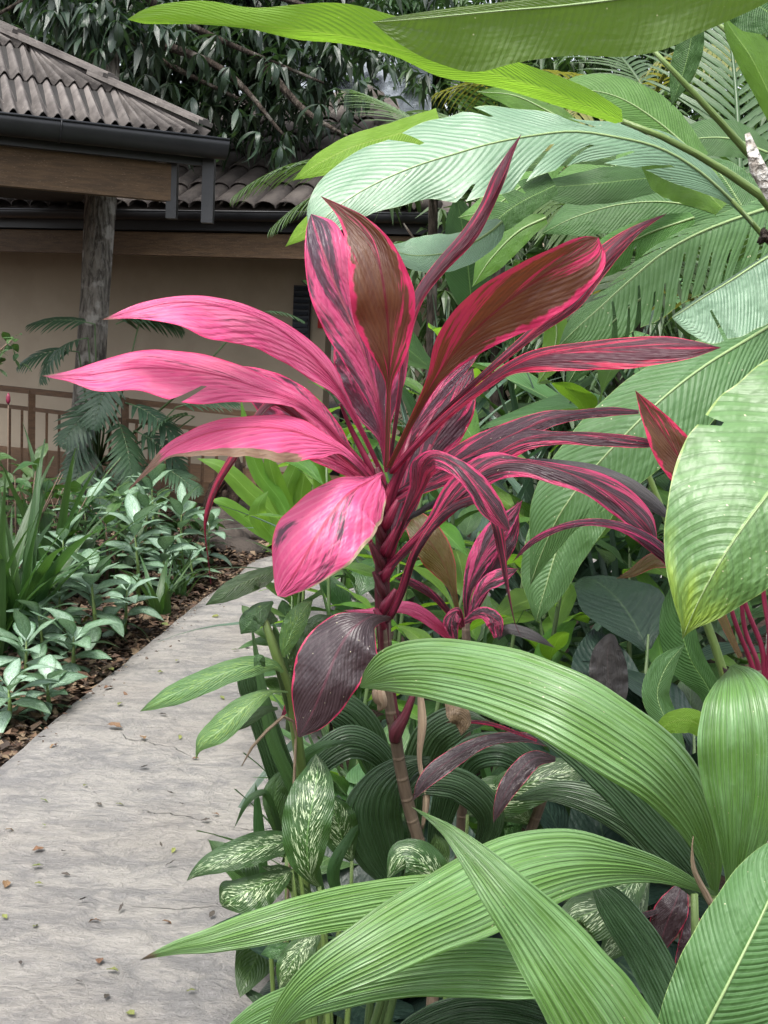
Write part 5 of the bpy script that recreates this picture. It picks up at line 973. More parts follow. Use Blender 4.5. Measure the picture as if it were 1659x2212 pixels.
leaf(c4, [(1470, 2020, 1.68, 4, 4), (1430, 2030, 1.67, 14, 12), (1395, 2050, 1.67, 14, 12), (1375, 2070, 1.67, 0, 0)], 'dryleaf')
b = root(1120, 1980, 2.0)
c5 = thing('cordyline', 'dusky cordyline with arching plum grey leaves just above the shaded palm grass', 'cordyline', b)
stalk(c5, [Vector((b.x, b.y, -.02)), (1120, 1900, 2.0), (1180, 1700, 1.95)], .009, 'stem_brown', 'cane')
leaf(c5, [(1200, 1640, 1.85, 5, 5), (1150, 1640, 1.8, 22, 18), (1105, 1690, 1.78, 22, 22), (1080, 1740, 1.77, 12, 14), (1066, 1778, 1.77, 0, 0)], 'c_grey', fold=(.3, .3))
leaf(c5, [(1260, 1640, 1.85, 5, 5), (1150, 1595, 1.82, 10, 10), (1050, 1600, 1.8, 14, 12), (960, 1650, 1.78, 22, 20), (915, 1690, 1.77, 16, 14), (892, 1730, 1.77, 0, 0)], 'c_grey', fold=(.3, .3))
leaf(c5, [(1160, 1600, 1.8, 3, 3), (1080, 1570, 1.8, 4, 4), (1030, 1560, 1.8, 4, 4), (960, 1560, 1.8, 0, 0)], 'c_red', fold=(.3, .3))
leaf(c5, [(965, 1510, 1.75, 6, 6), (985, 1535, 1.72, 24, 24), (1000, 1560, 1.72, 18, 20), (996, 1590, 1.72, 0, 0)], 'dryleaf', fold=(.3, .3))
leaf(c5, [(1320, 1550, 2.2, 5, 5), (1318, 1500, 2.2, 38, 38), (1312, 1420, 2.2, 36, 38), (1318, 1372, 2.2, 10, 10), (1318, 1368, 2.2, 0, 0)], 'grey_leaf', fold=(.2, .2))

# ------------------------------------------------------------ shrub with mottled leaves leaning over the path
b = root(668, 1990, 1.95)
sh = thing('mottled_shrub', 'slender shrub with long pale mottled leaves reaching left over the path', 'shrub', b)
stalk(sh, [Vector((b.x, b.y, -.02)), (660, 1800, 1.9), (645, 1620, 1.82), (625, 1500, 1.78), (602, 1430, 1.76), (575, 1350, 1.76), (560, 1310, 1.77)], [.009, .009, .009, .0085, .008, .006, .004], 'pet_green', 'stem')
stalk(sh, [(640, 1600, 1.82), (608, 1480, 1.76), (596, 1440, 1.74)], [.004, .003, .003], 'pet_dkgreen', 'stem')
SLF = lambda rows, mat='croton', **kw: leaf(sh, rows, mat, m=14, n=44, fold=kw.pop('fold', (.3, .3)), pet=1, **kw) if False else leaf(sh, rows, mat, m=14, n=44, fold=kw.pop('fold', (.3, .3)), **kw)
SLF([(612, 1452, 1.72, 3, 3), (592, 1437, 1.71, 12, 10), (550, 1436, 1.69, 24, 20), (490, 1452, 1.67, 26, 24), (430, 1476, 1.66, 27, 24), (372, 1500, 1.66, 25, 20), (330, 1522, 1.66, 12, 10), (302, 1537, 1.66, 0, 0)], seed=1)
SLF([(622, 1495, 1.71, 2, 2), (592, 1493, 1.7, 4, 4), (560, 1505, 1.68, 16, 14), (520, 1536, 1.66, 24, 28), (478, 1575, 1.65, 27, 30), (442, 1602, 1.65, 18, 20), (428, 1622, 1.65, 5, 6), (423, 1642, 1.65, 0, 0)], seed=2)
SLF([(600, 1530, 1.74, 3, 3), (570, 1535, 1.73, 10, 10), (530, 1560, 1.72, 12, 10), (510, 1580, 1.72, 0, 0)], 'mid_green')
SLF([(612, 1420, 1.72, 3, 3), (622, 1385, 1.71, 20, 18), (640, 1345, 1.7, 27, 22), (660, 1312, 1.7, 16, 14), (676, 1296, 1.7, 0, 0)], seed=3)
SLF([(612, 1222, 1.8, 4, 4), (570, 1240, 1.78, 24, 14), (520, 1262, 1.76, 26, 20), (480, 1285, 1.75, 18, 16), (443, 1308, 1.75, 0, 0)], 'mid_green')
SLF([(590, 1300, 1.78, 3, 3), (560, 1320, 1.76, 24, 18), (535, 1350, 1.75, 22, 22), (520, 1370, 1.75, 0, 0)], 'mid_green')
SLF([(600, 1340, 1.78, 3, 3), (570, 1335, 1.76, 18, 22), (545, 1335, 1.75, 0, 0)], 'mid_green')
SLF([(575, 1265, 1.78, 3, 3), (562, 1258, 1.77, 14, 14), (545, 1262, 1.76, 0, 0)], 'mid_green')
SLF([(640, 1420, 1.78, 3, 3), (665, 1380, 1.78, 26, 24), (690, 1345, 1.78, 20, 20), (715, 1330, 1.78, 0, 0)], 'mid_green')
SLF([(625, 1450, 1.8, 3, 3), (600, 1395, 1.8, 14, 14), (590, 1350, 1.8, 0, 0)], 'mid_green')
SLF([(655, 1460, 1.8, 3, 3), (640, 1430, 1.8, 18, 18), (635, 1395, 1.8, 0, 0)], 'mid_green')
SLF([(572, 1440, 1.68, 2, 2), (560, 1425, 1.67, 12, 12), (548, 1440, 1.67, 0, 0)], 'mid_green')
leaf(sh, [(640, 1480, 1.9, 4, 4), (625, 1520, 1.85, 9, 9), (605, 1555, 1.84, 0, 0)], 'c_red')
# withered grass blade hanging beside it
b = root(600, 1900, 1.9)
wb = thing('dry_blade', 'thin withered brown blade curling out over the path below the mottled leaves', 'dry blade', b)
stalk(wb, [Vector((b.x, b.y, -.02)), (640, 1580, 1.8), (612, 1548, 1.76), (575, 1580, 1.74), (540, 1620, 1.73), (522, 1655, 1.73)], [.003, .002, .0025, .0025, .002, .0006], 'dry', 'blade', 6, .3)
# strap leaves at the path edge
b = root(650, 2050, 1.9)
gb = thing('grass_tuft', 'tuft of smooth narrow green blades at the path edge behind the speckled leaves', 'grass tuft', b)
for rows in ([(580, 1960, 1.9, 6, 6), (560, 1800, 1.88, 12, 12), (556, 1740, 1.88, 8, 8), (552, 1690, 1.88, 0, 0)], [(620, 1850, 1.9, 6, 6), (575, 1715, 1.86, 7, 7), (540, 1725, 1.85, 7, 7), (505, 1790, 1.85, 0, 0)], [(700, 1950, 1.9, 8, 8), (640, 1720, 1.86, 14, 14), (590, 1600, 1.85, 14, 14), (565, 1480, 1.86, 10, 10), (540, 1330, 1.88, 0, 0)], [(740, 1960, 1.8, 8, 8), (720, 1880, 1.78, 14, 14), (760, 1800, 1.78, 8, 8), (775, 1780, 1.78, 0, 0)], [(640, 1700, 1.9, 10, 10), (655, 1640, 1.88, 12, 12), (700, 1610, 1.86, 10, 10), (770, 1600, 1.86, 0, 0)]):
    leaf(gb, rows + [], 'strap', m=6, n=40, fold=(.4, .4))
    q = at(*rows[0][:3]); stalk(gb, [q, Vector((b.x, b.y, -.02))], [.004, .004], 'pet_green', 'petiole')

# ------------------------------------------------------------ planting behind the cordyline (all standing on the ground)
def G_(x, Y): p = at(x, 1100, Y); return Vector((p.x, Y, -.03))
# ginger with bright leaves along dark stems
for i, (x, Y, h, n_, s_, lab) in enumerate(((1190, 3.1, 1.5, 14, .34, 'ginger stem with bright two ranked leaves right behind the long red leaf'), (1010, 3.3, 1.6, 13, .32, 'ginger stem with yellow green leaves between the two bronze leaves'), (930, 2.9, 1.15, 12, .28, 'ginger stem low behind the dark crown stem'), (1110, 3.7, 1.3, 12, .32, 'ginger stem behind the plum grey arching leaves'), (1270, 3.4, 1.0, 12, .32, 'ginger stem with fresh leaves below the drooping heliconia leaf'), (730, 3.7, 1.3, 13, .28, 'bright green ginger stem left of the crown, behind the low pink leaf'), (640, 4.6, 1.2, 11, .32, 'bright green ginger nearest the path end behind the withered pink leaf'), (1480, 3.3, 1.2, 12, .32, 'ginger stem behind the right edge leaf stalks'), (790, 3.2, 1.25, 12, .24, 'leafy ginger stem directly left of the crown stalks'), (860, 3.8, 1.5, 12, .3, 'ginger stem seen between the central pink leaves'), (740, 5.4, 1.35, 14, .36, 'bright ginger farther back beside the path bend'), (655, 6.4, 1.2, 14, .36, 'ginger nearest the driftwood at the path bend'), (745, 4.4, 1.4, 13, .32, 'ginger stem behind the lowest left pink leaf'))):
    t = thing('ginger', lab, 'ginger', G_(x, Y), 'ginger stems behind the cordyline'); lx = rnd.uniform(-.15, .15)
    tops = [Vector((lx * (k / 6) ** 2, .03 * k, h * k / 6)) for k in range(7)]
    mb = MB(); mb.tube(tops, [.010 - .001 * k for k in range(7)], 7); link('stem', mb.mesh('stem', MT['pet_dkgreen'], True), t, True)
    az = rnd.uniform(0, 3)
    for k in range(n_):
        f = .3 + .7 * k / (n_ - 1); q = Vector((lx * f * f, .18 * f, h * f)); put(t, 'ginger', q, az + (k % 2) * math.pi + rnd.uniform(-.3, .3), R(rnd.uniform(0, 40) + 25 * f), s_ * rnd.uniform(.8, 1.15), rnd.uniform(-.5, .5))
b = root(640, 1250, 5.0)
gb2 = thing('ginger', 'fresh yellow green ginger fan leaning over the path end below the withered pink leaf', 'ginger', b, 'ginger stems behind the cordyline')
for q in (((640, 1180), (600, 1120), (540, 1065), (480, 1010), (425, 990), 17), ((650, 1190), (625, 1120), (600, 1060), (585, 1010), (575, 960), 18), ((660, 1180), (650, 1100), (655, 1040), (670, 990), (690, 950), 16), ((620, 1180), (570, 1150), (520, 1110), (480, 1085), (455, 1080), 13), ((640, 1180), (610, 1090), (560, 1020), (535, 940), (520, 862), 14), ((655, 1190), (690, 1130), (700, 1070), (690, 1020), (660, 985), 18), ((630, 1190), (640, 1130), (620, 1060), (640, 1000), (640, 960), 15), ((670, 1200), (720, 1150), (740, 1100), (745, 1050), (735, 1010), 16), ((640, 1200), (590, 1160), (560, 1120), (560, 1090), (580, 1060), 16)):
    yy = 5.0 + rnd.uniform(-.3, .3); w_ = q[5]
    leaf(gb2, [(q[0][0], q[0][1], yy, 3, 3), (q[1][0], q[1][1], yy, w_, w_), (q[2][0], q[2][1], yy - .05, w_ * 1.3, w_ * 1.2), (q[3][0], q[3][1], yy - .1, w_ * .9, w_ * .9), (q[4][0], q[4][1], yy - .12, 0, 0)], 'ginger_b', m=8, n=28)
    s0 = at(q[0][0], q[0][1], yy); stalk(gb2, [s0, Vector((b.x + rnd.uniform(-.06, .06), b.y, -.03))], [.008, .01], 'pet_green', 'stem')
# blue green strap clumps
for i, (x, Y, h, n_, s_) in enumerate(((980, 4.6, .5, 30, 1.5), (1160, 4.9, .7, 30, 1.6), (1350, 4.4, .4, 26, 1.4), (1270, 5.2, 1.0, 26, 1.5), (900, 5.2, .9, 24, 1.4), (1560, 4.8, .9, 24, 1.5))):
    rosette('strap_clump', ('tall clump of blue green strap leaves left behind the bronze leaves', 'tall clump of blue green strap leaves right behind the bronze leaves', 'blue green strap clump behind the drooping heliconia', 'blue green strap clump farther back behind the ginger', 'blue green strap clump behind the central pink leaves', 'blue green strap clump behind the right edge leaves')[i], 'strap plant', G_(x, Y), 'pand', n_, s_ * .85, (38, 84), .08, 'blue green strap clumps', h=h)
# green straps low
for i, (x, Y, n_, s_) in enumerate(((840, 3.0, 16, .7), (900, 3.2, 16, .9), (1000, 3.0, 14, .85), (800, 3.4, 14, .7), (1290, 2.9, 12, .8), (1130, 2.9, 12, .85), (870, 2.6, 12, .7))):
    rosette('strap_lily', ('strap leaved lily left of the crown stem', 'strap leaved lily behind the crown stem', 'strap leaved lily behind the olive bronze leaf', 'strap leaved lily nearest the path among the shrub leaves', 'strap leaved lily under the drooping heliconia leaf', 'strap leaved lily between the lower plum shoots', 'short strap leaved lily close behind the cane')[i], 'lily', G_(x, Y), 'strap', n_, s_, (62, 88), .05, 'green strap lilies behind the cordyline')
# mid green shrubs filling the bed
spec = [(740, 2.7, .55, 'low'), (830, 2.7, .6, 'low'), (790, 4.0, .8, ''), (960, 2.7, .55, ''), (1060, 3.3, .8, ''), (1230, 3.0, .6, ''), (1340, 3.2, .7, ''), (1430, 2.9, .6, ''), (1560, 2.8, .7, ''), (1150, 4.0, 1.0, ''), (1000, 4.2, 1.1, ''), (1400, 4.0, 1.1, ''), (640, 4.6, .7, ''), (1620, 3.6, 1.1, ''), (860, 4.4, 1.0, '')]
where = ['by the path under the long pink leaf', 'left of the cane', 'behind the hanging pink leaf', 'right of the cane', 'behind the lower plum shoots', 'below the hanging heliconia tip', 'beside the monstera', 'behind the palm grass apex', 'in the right hand corner', 'behind the plum grey leaves', 'behind the crown', 'behind the torn heliconia', 'near the end of the path', 'behind the lichen branch', 'behind the central pink leaves']
for (x, Y, h, _), wv_ in zip(spec, where):
    t = rosette('shrub', 'leafy green shrub ' + wv_, 'shrub', G_(x, Y), 'mid', 15, .24, (0, 60), .05, 'green shrubs filling the right hand bed', h=h)
    for k in range(8): put(t, 'mid', Vector((rnd.uniform(-.15, .15), rnd.uniform(-.15, .15), h * rnd.uniform(.3, .9))), rnd.uniform(0, 6.28), R(rnd.uniform(-10, 50)), .2 * rnd.uniform(.8, 1.2), rnd.uniform(-.5, .5))
# dark glossy leaves deep in the shade
for i, (x, Y, h) in enumerate(((1330, 2.7, .75), (1420, 2.9, .95), (1500, 2.6, .7), (1250, 2.6, .5), (1600, 2.6, .8), (1050, 2.5, .35), (1380, 2.4, .45), (1150, 2.4, .3), (1500, 2.3, .3), (1620, 2.2, .3), (780, 2.4, .35), (900, 2.4, .2), (1250, 2.2, .2))):
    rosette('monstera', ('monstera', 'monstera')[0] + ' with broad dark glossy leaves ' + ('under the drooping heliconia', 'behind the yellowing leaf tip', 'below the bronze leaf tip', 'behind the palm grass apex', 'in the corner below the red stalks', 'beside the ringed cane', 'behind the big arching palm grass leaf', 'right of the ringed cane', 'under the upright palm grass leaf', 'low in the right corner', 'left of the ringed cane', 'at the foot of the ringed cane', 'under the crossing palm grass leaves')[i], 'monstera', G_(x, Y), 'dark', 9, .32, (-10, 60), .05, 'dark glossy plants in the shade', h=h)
for i, (x, Y) in enumerate(((920, 2.3), (1080, 2.25), (1300, 2.2), (820, 2.3), (1450, 2.1), (1180, 2.0), (870, 2.1), (770, 2.3))):
    rosette('palm_grass', 'shaded palm grass seedling ' + ('behind the cane foot', 'right of the cane foot', 'behind the speckled leaves at right', 'by the path edge', 'under the upright leaf', 'under the crossing leaves', 'left of the cane foot', 'beside the path corner')[i], 'palm grass', G_(x, Y), 'curc', 8, .36, (45, 82), .04, 'shaded palm grass seedlings')
# banana clumps farther back
for i, (x, Y, h, s_, key) in enumerate(((1400, 4.6, 1.3, 1.0, 'banana'), (1150, 5.6, 1.6, 1.1, 'banana_dk'), (1620, 4.2, 1.5, 1.0, 'banana'), (950, 6.0, 1.7, 1.0, 'banana_dk'), (1500, 5.8, 2.0, 1.2, 'banana_dk'))):
    rosette('banana_plant', ('banana plant behind the torn green leaf', 'dark banana plant behind the pale ribbed leaf', 'banana plant behind the lichen branch', 'dark banana plant behind the red spear leaf', 'tall dark banana plant below the palm frond')[i], 'banana plant', G_(x, Y), key, 9, s_, (0, 65), .05, 'banana plants farther back', h=h)

# ------------------------------------------------------------ palms
def palm(lab, x, Y, h, specs, key='frond'):
    t = thing('palm', lab, 'palm', G_(x, Y), 'palms at the upper right')
    mb = MB(); mb.tube([Vector((0, 0, -.05)), Vector((.05, 0, h * .5)), Vector((0, 0, h))], [.04, .035, .03], 12, .08); link('trunk', mb.mesh('trunk', bark_dk, True), t, True)
    for az, el, s_, kk in specs: put(t, kk or key, Vector((0, 0, h)), R(az), R(el), s_, rnd.uniform(-.3, .3), 'frond')
    return t
palm('palm with a long upright feather frond at the upper right', 1556, 3.9, 1.75, [(4, 84, 1.25, None), (150, 62, .9, None), (100, 45, 1.1, None), (-90, 50, 1.1, None), (60, 30, 1.0, 'frond_y'), (150, 35, 1.0, None), (-140, 40, 1.0, None)])
palm('palm with drooping pale fronds at top centre', 1040, 6.0, 2.3, [(100, 30, 1.2, None), (150, 40, 1.1, None), (-100, 35, 1.2, None), (200, 20, 1.1, None), (60, 50, 1.1, None), (250, 55, 1.1, None), (20, 60, 1.1, None), (170, 65, 1.0, None)])
palm('palm with yellowing fronds hanging beneath the folded leaf', 1340, 5.6, 2.75, [(90, 20, 1.0, 'frond_y'), (140, 10, 1.0, 'frond_y'), (-120, 25, 1.1, None), (180, 30, 1.0, 'frond_y'), (-60, 45, 1.1, None), (30, 50, 1.0, None)])
palm('small palm with dark fronds far behind the pale ribbed leaf', 900, 7.5, 2.5, [(100, 35, 1.3, None), (200, 40, 1.3, None), (-80, 40, 1.3, None), (160, 20, 1.3, None), (10, 60, 1.3, None), (250, 20, 1.2, None)])

# ------------------------------------------------------------ left bed
def bedpt(x, y): p = gnd(x, y); p.z = -.04; return p
ag = [(205, 1400, .42, 16, .25, 'silver leaved plant in the middle of the left bed with a pale curled new leaf'), (90, 1420, .26, 12, .20, 'small silver leaved plant in front of the strap leaves at far left'), (100, 1530, .16, 10, .20, 'lowest dark green plant at the left edge of the mulch'), (15, 1560, .2, 9, .22, 'silver leaved plant cut by the left frame edge'), (300, 1300, .5, 15, .25, 'silver leaved plant behind the middle one, nearest the narrow grass'), (385, 1240, .5, 15, .25, 'silver leaved plant closest to the end of the path'), (250, 1235, .55, 14, .25, 'silver leaved plant at the back of the bed by the tree trunk'), (130, 1300, .42, 12, .24, 'silver leaved plant behind the strap leaves'), (330, 1215, .6, 14, .26, 'silver leaved plant behind, against the railing'), (440, 1225, .35, 12, .22, 'low silver leaved plant at the far mulch edge'), (180, 1250, .5, 12, .26, 'silver leaved plant under the philodendron'), (40, 1330, .35, 10, .24, 'silver leaved plant in the shade at the far left'),
 (150, 1455, .22, 11, .23, 'silver leaved plant close to the mulch edge, left of the middle one'), (262, 1370, .28, 11, .22, 'low silver leaved plant right of the middle one'), (345, 1275, .3, 12, .22, 'silver leaved plant over the narrow grass by the path'), (45, 1480, .24, 11, .22, 'silver leaved plant low before the large strap clump'), (415, 1262, .22, 11, .2, 'silver leaved plant at the last bend of the mulch edge'), (120, 1380, .34, 12, .24, 'silver leaved plant between the strap leaves and the middle plant'), (300, 1235, .5, 13, .24, 'tall silver leaved plant before the middle railing post')]
for x, y, h, n_, s_, lab in ag:
    rosette('silver_plant', lab, 'foliage plant', bedpt(x, y), 'agla', n_ + 7, s_, (-8, 66), .03, 'silver leaved plants in the left bed', h=h, stem_mat_='pet_green')
for x, y, n_, s_, lab in ((35, 1400, 22, 1.05, 'large clump of dark green strap leaves at the left edge'), (-10, 1420, 18, 1.05, 'strap leaf clump cut by the left edge'), (345, 1330, 14, .45, 'short tuft of grassy blades between the silver leaved plants'), (110, 1290, 14, 1.0, 'strap leaf clump behind the large one'), (390, 1280, 10, .4, 'small grassy tuft near the far mulch edge')):
    rosette('strap_lily', lab, 'lily', bedpt(x, y), 'strap', n_, s_, (70, 89), .05, 'strap leaved clumps in the left bed')
# shrubs before the railing, with small dark leaves
for i, (x, y, h) in enumerate(((40, 1290, .85), (100, 1280, .65), (-20, 1270, .8), (260, 1210, .5), (150, 1240, .6), (330, 1200, .42), (230, 1260, .45), (70, 1230, .62), (410, 1200, .35))):
    t = rosette('bed_shrub', 'dark leaved shrub before the railing ' + ('at far left with a red bud', 'second from the left', 'cut by the left edge', 'right of the trunk', 'at the foot of the trunk', 'near the middle post', 'just behind the silver leaves', 'behind the strap leaves', 'near the end post')[i], 'shrub', bedpt(x, y), 'mid', 14, .2, (-20, 50), .05, 'dark leaved shrubs before the railing', h=h, stem_mat_='twig')
    for k in range(14):
        put(t, 'mid', Vector((rnd.uniform(-.25, .25), rnd.uniform(-.2, .2), h * rnd.uniform(.3, 1.05))), rnd.uniform(0, 6.28), R(rnd.uniform(-40, 40)), .2 * rnd.uniform(.7, 1.1), rnd.uniform(-.5, .5))
    for k in range(4):
        a = rnd.uniform(0, 6.28); mb = MB(); mb.tube([Vector((0, 0, .1)), Vector((math.cos(a) * .12, math.sin(a) * .12, h * .6)), Vector((math.cos(a) * .25, math.sin(a) * .2, h * rnd.uniform(.8, 1.05)))], [.008, .006, .003], 5); link('stem', mb.mesh('stem', MT['twig'], True), t, True)
p = at(18, 872, 8.4); rb = thing('red_flower_bud', 'dark red cone shaped bud on a stem above the far left shrub', 'bud', Vector((p.x, p.y, -.04)))
mb = MB(); mb.tube([Vector((p.x, p.y, -.04)), p], [.006, .005], 5); mb.build('stem', MT['twig'], rb, True)
mb = MB(); mb.tube([p, p + Vector((0, 0, .02)), p + Vector((0, 0, .05)), p + Vector((0, 0, .075))], [.010, .016, .014, .004], 8, .2); mb.build('bud', MT['pet_red'], rb, True)
# tree philodendron climbing the trunk
pc = at(215, 830, 9.9); ph_ = thing('tree_philodendron', 'tree philodendron with deeply cut feathery leaves clasping the leaning grey trunk', 'philodendron', Vector((pc.x, pc.y - .1, -.04)))
for i, (x, y, az, el, s_) in enumerate(((205, 700, 100, 10, .42), (230, 690, -80, 20, .42), (190, 730, 130, -10, .45), (250, 700, -60, 25, .45), (230, 860, 150, -20, .45), (250, 900, -140, -40, .48), (215, 900, 120, -45, .5), (270, 870, -110, -10, .5), (200, 950, 160, -50, .48), (260, 960, -150, -50, .5), (300, 700, -70, 30, .45), (240, 800, 180, -30, .45), (170, 760, 110, 5, .4), (290, 930, -100, -20, .45), (380, 880, -90, 20, .4), (420, 900, 120, 10, .36), (330, 1000, -120, -10, .4), (540, 680, -90, 20, .35), (230, 1010, 170, -40, .4))):
    q = at(x, y, 9.75); put(ph_, 'philo', q - ph_.location, R(az), R(el), s_ * 1.25, rnd.uniform(-.5, .5))
    if i % 2 == 0 or i > 12:
        mb = MB(); s0 = at(215, 1000, 10.0); mb.tube([s0, s0.lerp(q, .6) + Vector((0, 0, -.08)), q], [.012, .009, .006], 6); mb.build('petiole', MT['pet_dkgreen'], ph_, True)
mb = MB(); mb.tube([Vector((pc.x, pc.y - .1, -.04)), at(205, 1100, 10.0), at(215, 1000, 10.0)], [.03, .03, .02], 8, .2); mb.build('stem', MT['pet_dkgreen'], ph_, True)
# yellow flowers spot
p = bedpt(165, 1400); fl = thing('yellow_croton', 'small yellow variegated sprig on the mulch behind the low silver plant', 'sprig', p)
for k in range(14): put(fl, 'sprig', Vector((rnd.uniform(-.05, .05), 0, .05 + rnd.uniform(0, .12))), rnd.uniform(0, 6.28), R(rnd.uniform(0, 60)), .07)

# leafy twig reaching in at the far left edge
b = root(-60, 1250, 7.6)
tw = thing('leafy_twig', 'leafy shrub twig reaching in from the far left edge, level with the upper pink leaves', 'shrub', b)
stalk(tw, [Vector((b.x, b.y, -.03)), (-50, 900, 7.6), (-20, 780, 7.6), (25, 735, 7.6)], [.014, .012, .008, .004], 'twig', 'stem')
for k in range(26):
    q = at(rnd.uniform(-40, 46), rnd.uniform(715, 800), 7.6 + rnd.uniform(-.1, .1)); put(tw, 'mid', q - tw.location, rnd.uniform(0, 6.28), R(rnd.uniform(-60, 30)), rnd.uniform(.07, .13), rnd.uniform(-.5, .5))

# ------------------------------------------------------------ driftwood and stones at the far end of the path
stone_m = simple('brown_grey_stone', (.025, .019, .015), (.065, .052, .043), 5, .9, .02)
wood_m = simple('dark_driftwood', (.045, .028, .02), (.10, .065, .045), 7, .85, .02, (1, 1, 3))
def rock(name, lab, c, ext, seed, mat=stone_m, group='stones at the end of the path'):
    bm = bmesh.new(); bmesh.ops.create_icosphere(bm, subdivisions=3, radius=1)
    for v in bm.verts:
        d = 1 + .35 * mnoise.noise(v.co * 1.1 + Vector((seed, 0, 0))) + .12 * mnoise.noise(v.co * 3.5 + Vector((0, seed, 0))) + .08 * mnoise.noise(v.co * 8)
        v.co = Vector((v.co.x * ext[0], v.co.y * ext[1], v.co.z * ext[2])) * d
    me = bpy.data.meshes.new(name); bm.to_mesh(me); bm.free(); me.polygons.foreach_set('use_smooth', [True] * len(me.polygons)); me.materials.append(mat)
    o = bpy.data.objects.new(name, me); COL.objects.link(o); o.location = c; tag(o, lab, 'stone', group); return o
for i, (x, y, e, lab) in enumerate(((510, 1190, (.22, .16, .07), 'flat brown stone step at the path end, left'), (560, 1165, (.22, .18, .09), 'rounded brown stone behind the path corner'), (530, 1130, (.26, .2, .13), 'dark stone stacked behind the path end'), (590, 1140, (.24, .2, .14), 'dark boulder right of the path end under the ginger'), (480, 1175, (.2, .15, .10), 'small stone beside the far mulch edge'), (470, 1150, (.24, .2, .13), 'low grey stone below the railing'))):
    p = gnd(x, y); p.z = e[2] * .5; rock('stone', lab, p, e, i * 3.1)
p = at(455, 1050, 10.0); dw = thing('driftwood', 'dark twisted driftwood root standing below the railing near the path end', 'driftwood', Vector((p.x, p.y, 0)))
for k in range(9):
    a = at(440 + rnd.uniform(0, 60), 1150, 10.0); a.z = 0; c = at(425 + rnd.uniform(-5, 130), 985 + rnd.uniform(0, 90), 9.9 + rnd.uniform(-.2, .2)); m_ = a.lerp(c, .5) + Vector((rnd.uniform(-.12, .12), 0, rnd.uniform(-.05, .1)))
    mb = MB(); mb.tube([Vector(q[:3]) for q in spline([tuple(a), tuple(m_), tuple(c)], 9)], [.05 * (1 - j / 11) + .008 for j in range(9)], 7, .4, seed=k); mb.build('root', wood_m, dw, True)

# ------------------------------------------------------------ leaf litter
def litter(name, lab, n, area, mats, s=(.02, .06), seed=5, z=-.03, keep=None):
    r = random.Random(seed); vs, fs, uv, mi = [], [], [], []
    for i in range(n):
        p = area(r)
        if keep and not keep(p): continue
        a = r.uniform(0, 6.28); l = r.uniform(*s); w_ = l * r.uniform(.2, .42); t = r.uniform(-.5, .5); d = Vector((math.cos(a), math.sin(a), r.uniform(-.25, .45))).normalized(); sd_ = Vector((-math.sin(a), math.cos(a), t)).normalized()
        q = Vector((p[0], p[1], z + .05 * mnoise.noise(Vector((p[0] * 3, p[1] * 3, 0))) + r.uniform(0, .045))); c = Vector((0, 0, l * r.uniform(-.1, .25)))
        b = len(vs); vs += [q, q + d * l * .5 + sd_ * w_ + c, q + d * l, q + d * l * .5 - sd_ * w_ + c, q + d * l * .5]; uv += [(.5, 0), (1, .5), (.5, 1), (0, .5), (.5, .5)]
        k = r.randrange(len(mats)); fs += [(b, b + 4, b + 1), (b + 1, b + 4, b + 2), (b, b + 3, b + 4), (b + 4, b + 3, b + 2)]; mi += [k] * 4
    me = mesh(name, vs, fs, None, uv, False)
    for m_ in mats: me.materials.append(m_)
    me.polygons.foreach_set('material_index', mi); o = link(name, me); tag(o, lab, 'leaf litter', kind='stuff'); return o
lm = []
for i, (c1, c2) in enumerate((((.085, .048, .028), (.055, .03, .02)), ((.14, .085, .05), (.10, .06, .035)), ((.04, .026, .018), (.028, .019, .013)), ((.19, .14, .09), (.14, .095, .055)), ((.06, .038, .024), (.04, .026, .017)))):
    lm.append(simple('litter_leaf_%s' % 'abcde'[i], c1, c2, 20, .75, .002))
def edge_x(y):                                   # left edge of the path at depth y
    for a, b_ in zip(EL, EL[1:]):
        if a.y <= y <= b_.y: return a.x + (b_.x - a.x) * (y - a.y) / (b_.y - a.y)
    return EL[-1].x if y > EL[-1].y else EL[0].x
def left_area(r):
    y = 3.6 + 6.8 * r.random() ** .8; return (edge_x(y) - .03 - abs(r.gauss(0, .75)), y)
litter('leaf_litter', 'brown dead leaves covering the mulch along the left side of the path', 15000, left_area, lm, (.025, .075), 5)
litter('leaf_litter', 'dead leaves on the dark soil under the plants at right', 3500, lambda r: (r.uniform(-.35, 3.2), r.uniform(1.2, 7)), lm, (.03, .09), 6, -.035, keep=lambda p: p[0] > -.2 + .13 * (p[1] - 1.2))
litter('path_crumbs', 'fine crumbs of leaf and soil along the left edge of the path', 420, lambda r: (lambda y: (edge_x(y) + abs(r.gauss(0, .07)), y))(3.6 + 6.5 * r.random()), lm, (.006, .022), 9, .034)
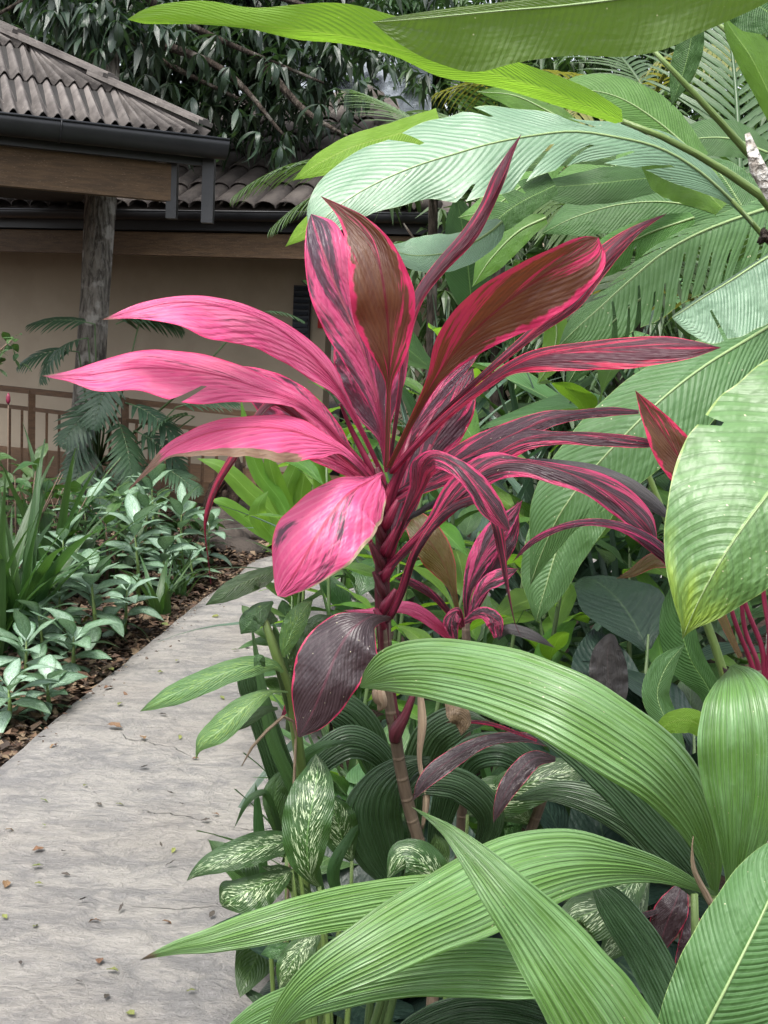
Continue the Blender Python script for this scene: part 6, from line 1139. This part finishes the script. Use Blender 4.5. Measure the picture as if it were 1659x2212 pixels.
# single scraps on the path
def scrap(i, x, y, key, lab, grp, s_):
    p = gnd(x, y, .036); o = bpy.data.objects.new('fallen_leaf', rnd.choice(SC[key])); COL.objects.link(o); o.location = p + Vector((0, 0, .004)); o.scale = (s_,) * 3
    o.rotation_euler = (rnd.uniform(-.15, .25), rnd.uniform(-.4, .4), rnd.uniform(0, 6.28)); tag(o, lab, 'fallen leaf', grp)
SC = {k: [lmesh('fallen_leaf', m_, 1, .35 + .12 * i, .45, rnd.uniform(-.5, .7), .4, n=6, m=2, ruf=.05, stem=.1, sd_=i) for i in range(3)] for k, m_ in (('g', 'scrap_g'), ('o', 'scrap_o'), ('d', 'scrap_d'))}
sc_px = [(87, 1728, 'g'), (207, 1736, 'd'), (250, 1738, 'g'), (297, 1709, 'd'), (377, 1716, 'd'), (400, 1740, 'd'), (458, 1759, 'o'), (433, 1774, 'd'), (97, 1786, 'g'), (12, 1795, 'o'), (70, 1840, 'o'), (142, 1839, 'd'), (93, 1872, 'g'), (350, 1832, 'd'), (378, 1833, 'g'), (74, 1911, 'g'), (16, 1904, 'o'), (358, 1871, 'd'), (132, 1889, 'd'), (217, 1992, 'o'), (72, 2005, 'g'), (45, 2087, 'd'), (213, 2085, 'o'), (230, 2097, 'g'), (163, 2119, 'd'), (225, 2160, 'd'), (402, 2145, 'g'), (290, 2196, 'g'), (350, 1992, 'o'), (452, 1984, 'd'), (256, 1972, 'd'), (170, 1947, 'd'), (500, 1405, 'g'), (535, 1395, 'o'), (460, 1470, 'd'), (475, 1505, 'g'), (440, 1495, 'g'), (386, 1427, 'g'), (340, 1453, 'g'), (365, 1352, 'g'), (474, 1332, 'g'), (225, 1489, 'o'), (266, 1496, 'o'), (305, 1592, 'o'), (255, 1525, 'g'), (125, 1608, 'o'), (265, 1574, 'o'), (362, 1546, 'd'), (390, 1590, 'g'), (245, 1450, 'g'), (300, 1660, 'd'), (180, 1700, 'g'), (5, 1978, 'g'), (430, 1640, 'o')]
labs = {'g': ('tiny yellow green leaf scrap lying on the grey path', 'green scraps fallen on the path'), 'o': ('small orange brown dry leaf lying on the grey path', 'orange brown leaves fallen on the path'), 'd': ('small dark curled leaf lying on the grey path', 'dark curled leaves fallen on the path')}
for i, (x, y, k) in enumerate(sc_px): scrap(i, x, y, k, labs[k][0], labs[k][1], rnd.uniform(.020, .034) * (1.3 if k == 'o' else 1) * (1 + .5 * (y < 1640)))
